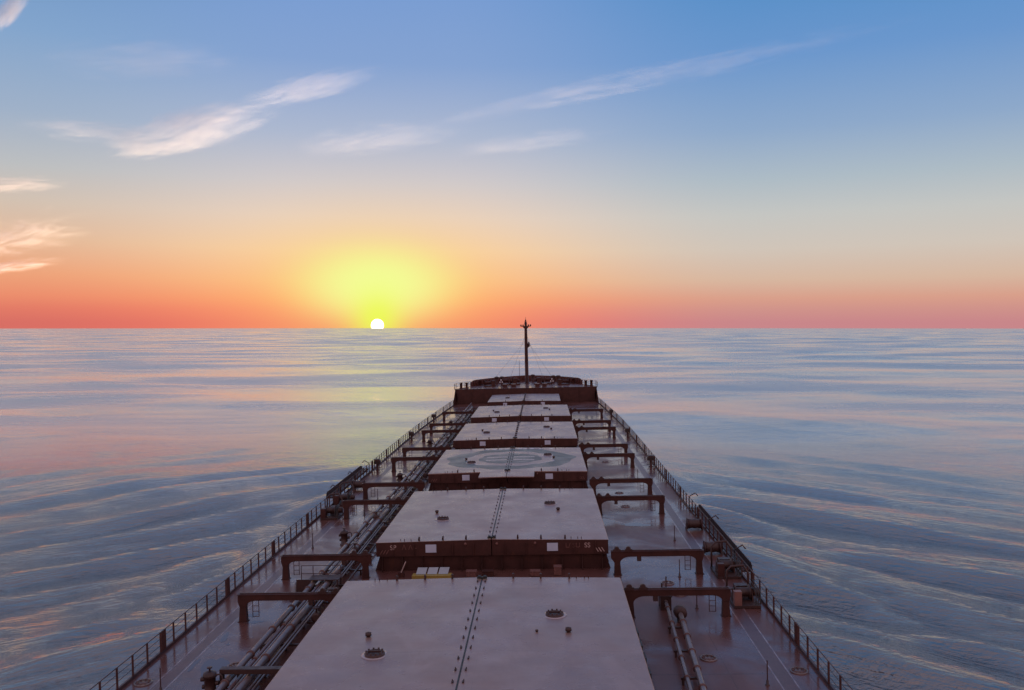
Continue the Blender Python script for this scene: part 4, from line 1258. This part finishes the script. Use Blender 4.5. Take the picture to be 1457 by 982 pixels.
def windlass(label, x, y):
    root = thing('windlass', label, 'windlass', (x, y, FC), 'windlasses on the forecastle')
    mb = MB(); mb.box(-2.0, 2.0, -0.9, 0.9, 0.003, 0.25); mb.build('bed', 'red_dark', root)
    mb = MB(); mb.lathe((-1.8, 0, 0.95), [(0.62, 0), (0.62, 0.08), (0.4, 0.09), (0.4, 1.2), (0.62, 1.21), (0.62, 1.29)], 18, 'X'); mb.build('rope_drum', 'red_dark', root)
    mb = MB(); mb.lathe((-0.2, 0, 0.95), [(0.7, 0), (0.75, 0.1), (0.55, 0.25), (0.75, 0.4), (0.7, 0.5)], 18, 'X'); mb.build('chain_wheel', 'red_dark', root)
    mb = MB(); mb.box(0.5, 1.3, -0.6, 0.6, 0.251, 1.45); mb.build('gearbox', 'red_dark', root)
    mb = MB(); mb.lathe((1.32, 0, 0.9), [(0.3, 0), (0.38, 0.05), (0.38, 0.5), (0.2, 0.6), (0, 0.6)], 14, 'X'); mb.build('motor', 'red_dark', root)
    mb = MB()
    for dx in (-1.9, -0.42, 0.4): mb.prism([(-0.6, 0.251), (0.6, 0.251), (0.2, 1.2), (-0.2, 1.2)], dx, dx + 0.08, 'X')
    mb.build('bearing_stand', 'red_dark', root)
    return root
wd = windlass('port windlass, a dark winch on the forecastle left of the foremast', -3.4, 187.2)
copy_tree(wd, 'starboard windlass, a dark winch on the forecastle right of the foremast', (3.6, 187.2, FC), mirror=True)
def mooring_winch(label, x, y, rz, first=[None]):
    if first[0] is None:
        root = thing('mooring_winch', label, 'winch', (x, y, FC), 'mooring winches on the forecastle')
        mb = MB(); mb.box(-1.3, 1.3, -0.7, 0.7, 0.003, 0.2); mb.build('bed', 'red_dark', root)
        mb = MB(); mb.lathe((-1.1, 0, 0.8), [(0.58, 0), (0.58, 0.07), (0.32, 0.08), (0.32, 1.3), (0.58, 1.31), (0.58, 1.38)], 18, 'X'); mb.build('drum', 'red_dark', root)
        mb = MB(); mb.box(0.4, 1.1, -0.5, 0.5, 0.201, 1.2); mb.build('gearbox', 'red_dark', root)
        first[0] = root
        return root
    return copy_tree(first[0], label, (x, y, FC), rz)
mooring_winch('mooring winch on the port wing of the forecastle', -7.8, 183.6, 0.0)
mooring_winch('mooring winch on the starboard wing of the forecastle', 8.0, 183.6, math.pi)
def bitts(label, x, y, rz=0.0, first=[None]):
    if first[0] is None:
        root = thing('mooring_bitts', label, 'bollard', (x, y, FC), 'mooring bitts on the forecastle')
        mb = MB(); mb.box(-0.95, 0.95, -0.4, 0.4, 0.003, 0.12); mb.build('base', 'red_dark', root)
        for dx in (-0.58, 0.58):
            mb = MB(); mb.lathe((dx, 0, 0.121), [(0.27, 0), (0.27, 0.95), (0.33, 0.96), (0.33, 1.08), (0.0, 1.1)], 16); mb.build('post', 'red_dark', root)
        first[0] = root
        return root
    return copy_tree(first[0], label, (x, y, FC), rz)
bitts('twin black mooring bitts at the port edge of the forecastle by the railing', -13.0, 179.2)
bitts('twin black mooring bitts at the starboard edge of the forecastle by the railing', 13.1, 179.0)
bitts('twin mooring bitts under the port bulwark of the forecastle', -9.6, 187.0, 0.5)
bitts('twin mooring bitts under the starboard bulwark of the forecastle', 9.7, 187.0, -0.5)
def fc_vent(label, x, y, h, first=[None]):
    if first[0] is None:
        root = thing('mushroom_vent', label, 'ventilator', (x, y, FC), 'mushroom ventilators on the forecastle')
        mb = MB(); mb.lathe((0, 0, 0), [(0.36, 0.003), (0.33, 0.05), (0.30, 0.06), (0.30, 1.35)], 14); mb.build('stem', 'red_dark', root)
        mb = MB(); mb.lathe((0, 0, 1.30), [(0.36, 0.0), (0.52, 0.02), (0.52, 0.22), (0.3, 0.36), (0, 0.38)], 16); mb.build('hood', 'dark', root)
        first[0] = root
        return root
    return copy_tree(first[0], label, (x, y, FC))
for x, y, lab in ((-6.7, 190.3, 'outer mushroom ventilator rising above the port bulwark'), (-5.5, 190.6, 'inner mushroom ventilator rising above the port bulwark'), (5.9, 190.6, 'inner mushroom ventilator rising above the starboard bulwark'),
                  (7.0, 190.3, 'outer mushroom ventilator rising above the starboard bulwark'), (1.3, 195.5, 'small ventilator right of the foremast near the stem')):
    fc_vent(lab, x, y, 1.6)
# pale hatch lids and fittings seen behind the break of the forecastle
def fc_locker(label, x, y, first=[None]):
    if first[0] is None:
        root = thing('rope_hatch', label, 'deck hatch', (x, y, FC), 'small hatches on the forecastle')
        mb = MB(); mb.box(-0.45, 0.45, -0.45, 0.45, 0.003, 0.55); mb.build('coaming', 'red_dark', root)
        mb = MB(); mb.prism([(-0.5, 0.551), (0.5, 0.551), (0.46, 0.66), (-0.46, 0.66)], -0.5, 0.5); mb.build('lid', 'pipe', root)
        first[0] = root
        return root
    return copy_tree(first[0], label, (x, y, FC))
for x, y, lab in ((-2.6, 180.4, 'low deck hatch left of the middle on the forecastle, inner one'), (-4.4, 180.4, 'low deck hatch left of the middle on the forecastle, outer one'), (2.4, 180.4, 'low deck hatch right of the middle on the forecastle, inner one'),
                  (3.9, 180.4, 'low deck hatch right of the middle on the forecastle, outer one')):
    fc_locker(lab, x, y)
def chain_stopper(label, x, y, first=[None]):
    if first[0] is None:
        root = thing('signal_stand', label, 'deck light', (x, y, FC), 'white light stands on the forecastle')
        mb = MB(); mb.box(-0.06, 0.06, -0.06, 0.06, 0.003, 1.25); mb.box(-0.3, 0.3, -0.05, 0.05, 0.75, 0.82); mb.build('stand', 'red_dark', root)
        for dx, z in ((-0.22, 0.83), (0.22, 0.83), (0.0, 1.26)):
            mb = MB(); mb.lathe((dx, 0, z), [(0.08, 0), (0.13, 0.03), (0.13, 0.2), (0.06, 0.26), (0, 0.26)], 10); mb.build('lamp', 'white', root)
        first[0] = root
        return root
    return copy_tree(first[0], label, (x, y, FC))
chain_stopper('white lamp stand on the port side of the forecastle', -5.3, 182.0)
chain_stopper('white lamp stand on the starboard side of the forecastle', 5.5, 182.0)

# ------------------------------------------------------------------ put the ship on the sea
bpy.context.view_layer.update()
for o in SHIP_THINGS:
    o.matrix_world = SHIP @ o.matrix_world

# ------------------------------------------------------------------ the setting sun
def px_dir(x, y):
    d = F_WORLD.transposed() @ Vector(((x - 728.5) / FOCAL_PX, (y - 491) / FOCAL_PX, 1))
    return d.normalized()
m = bpy.data.materials.new('sun_light')
m.use_nodes = True
nt = m.node_tree
nt.nodes.clear()
em = nt.nodes.new('ShaderNodeEmission'); em.inputs[0].default_value = (1.0, 0.46, 0.36, 1); em.inputs[1].default_value = 9.0
ou = nt.nodes.new('ShaderNodeOutputMaterial'); nt.links.new(em.outputs[0], ou.inputs[0])
M['sun'] = m
mb = MB()
D = 60000.0
Rs = D * 8.8 / FOCAL_PX
n1, n2 = 48, 24
prof = [(Rs * math.sin(math.pi * k / n2), -Rs * math.cos(math.pi * k / n2)) for k in range(n2 + 1)]
prof[0] = (0.0001, -Rs); prof[-1] = (0.0001, Rs)
mb.lathe((0, 0, 0), prof, n1)
so = mb.build('sun', 'sun')
so.location = CAM_W + px_dir(537, 463) * D
tag(so, 'small white setting sun resting on the sea horizon', 'sun', ship=False)

# ------------------------------------------------------------------ cirrus clouds
def cloud_mat(name, seed, dens, sx, sy, thr):
    m = bpy.data.materials.new(name)
    m.use_nodes = True
    t = NT(m.node_tree)
    m.node_tree.nodes.clear()
    v = t.n('ShaderNodeTexCoord').outputs['Object']
    q = t.n('ShaderNodeVectorMath', operation='DOT_PRODUCT'); t.put(q.inputs[0], v); t.put(q.inputs[1], v)
    edge = t.maprange(q.outputs['Value'], 1.0, 0.35)
    warp = t.noise(t.mapping(v, loc=(seed, 0, 0)), 1.6, 3, 0.5)
    s = t.n('ShaderNodeVectorMath', operation='ADD'); t.put(s.inputs[0], v)
    cmb = t.n('ShaderNodeCombineXYZ'); t.put(cmb.inputs[1], t.math('MULTIPLY', warp, 1.4)); t.put(s.inputs[1], cmb.outputs[0])
    fib = t.noise(t.mapping(s.outputs[0], loc=(seed * 3.1, seed, 0), rot=(0, 0, R(8)), scale=(sx, sy, 0.0)), 1.0, 8, 0.66, 0.35)
    d = t.math('MULTIPLY', edge, t.maprange(t.math('SUBTRACT', fib, t.math('MULTIPLY', q.outputs['Value'], 0.20)), thr - 0.10, thr + 0.14))
    pv = t.n('ShaderNodeVolumePrincipled')
    pv.inputs['Color'].default_value = (0.97, 0.95, 0.94, 1)
    pv.inputs['Anisotropy'].default_value = 0.72
    t.put(pv.inputs['Density'], t.math('MULTIPLY', d, dens))
    o = t.n('ShaderNodeOutputMaterial')
    t.put(o.inputs['Volume'], pv.outputs[0])
    return m
def cloud(label, p0, p1, width, thick, dens, seed, sx=1.2, sy=3.2, thr=0.42, alt=7000.0):
    P = []
    for p in (p0, p1):
        d = px_dir(*p)
        P.append(CAM_W + d * (alt / d.z))
    c0 = (P[0] + P[1]) / 2
    ax = (P[1] - P[0])
    L = ax.length / 2
    yaw = math.atan2(ax.y, ax.x)
    mb = MB()
    n1, n2 = 32, 16
    prof = [(math.sin(math.pi * k / n2), -math.cos(math.pi * k / n2)) for k in range(n2 + 1)]
    prof[0] = (0.0005, -1); prof[-1] = (0.0005, 1)
    mb.lathe((0, 0, 0), prof, n1, 'X')
    o = mb.build('cirrus_cloud', cloud_mat('cirrus_ice', seed, dens, sx, sy, thr))
    o.location = c0
    o.rotation_euler = (0, 0, yaw)
    o.scale = (L, width, thick)
    tag(o, label, 'cloud', 'cirrus clouds over the sea', ship=False)
CLOUDS = True
if CLOUDS:
    cloud('bright lower streak of the swallow tailed cloud left of the middle', (165, 231), (390, 134), 2200, 80, 7.5e-4, 3.0, 2.2, 6.0, 0.42)
    cloud('short upper fork of the swallow tailed cloud', (205, 184), (390, 140), 1300, 70, 4e-4, 17.0, 2.2, 5.0, 0.42)
    cloud('slender upper end of the bright streak, below the top of the sky', (340, 157), (545, 90), 1200, 70, 5e-4, 11.0, 2.2, 5.0, 0.42)
    cloud('faint pale wisp above the sun, left of the foremast', (425, 226), (670, 164), 2600, 70, 2.0e-4, 5.0, 2.6, 8.0, 0.45)
    cloud('long thin contrail like band high on the right', (590, 184), (1400, 4), 1400, 70, 2.9e-4, 8.0, 5.0, 4.0, 0.43)
    cloud('faint short wisp right of the middle of the sky', (640, 222), (890, 178), 2000, 70, 1.8e-4, 14.0, 2.6, 7.0, 0.45)
    cloud('small bright curl of cloud in the top left corner', (-14, 50), (38, -18), 300, 60, 2.6e-3, 21.0, 0.8, 2.0, 0.36)
    cloud('very faint wisp near the top left of the sky', (70, 108), (340, 60), 2200, 70, 3e-4, 25.0, 1.8, 6.0, 0.44)
    cloud('faint grey wisp left of the bright streak', (50, 196), (200, 176), 2600, 70, 4e-4, 27.0, 1.8, 6.0, 0.44)
    cloud('peach coloured cloud streak at the left edge, uppermost', (-60, 274), (90, 250), 2600, 80, 8e-4, 31.0, 2.4, 5.0, 0.46)
    cloud('peach coloured cloud with ragged ends at the left edge, middle one', (-50, 372), (122, 286), 6000, 80, 8e-4, 35.0, 2.6, 8.0, 0.50)
    cloud('low orange cloud streak at the left edge, lowest one', (-60, 394), (86, 362), 5000, 80, 9e-4, 38.0, 2.4, 8.0, 0.48)
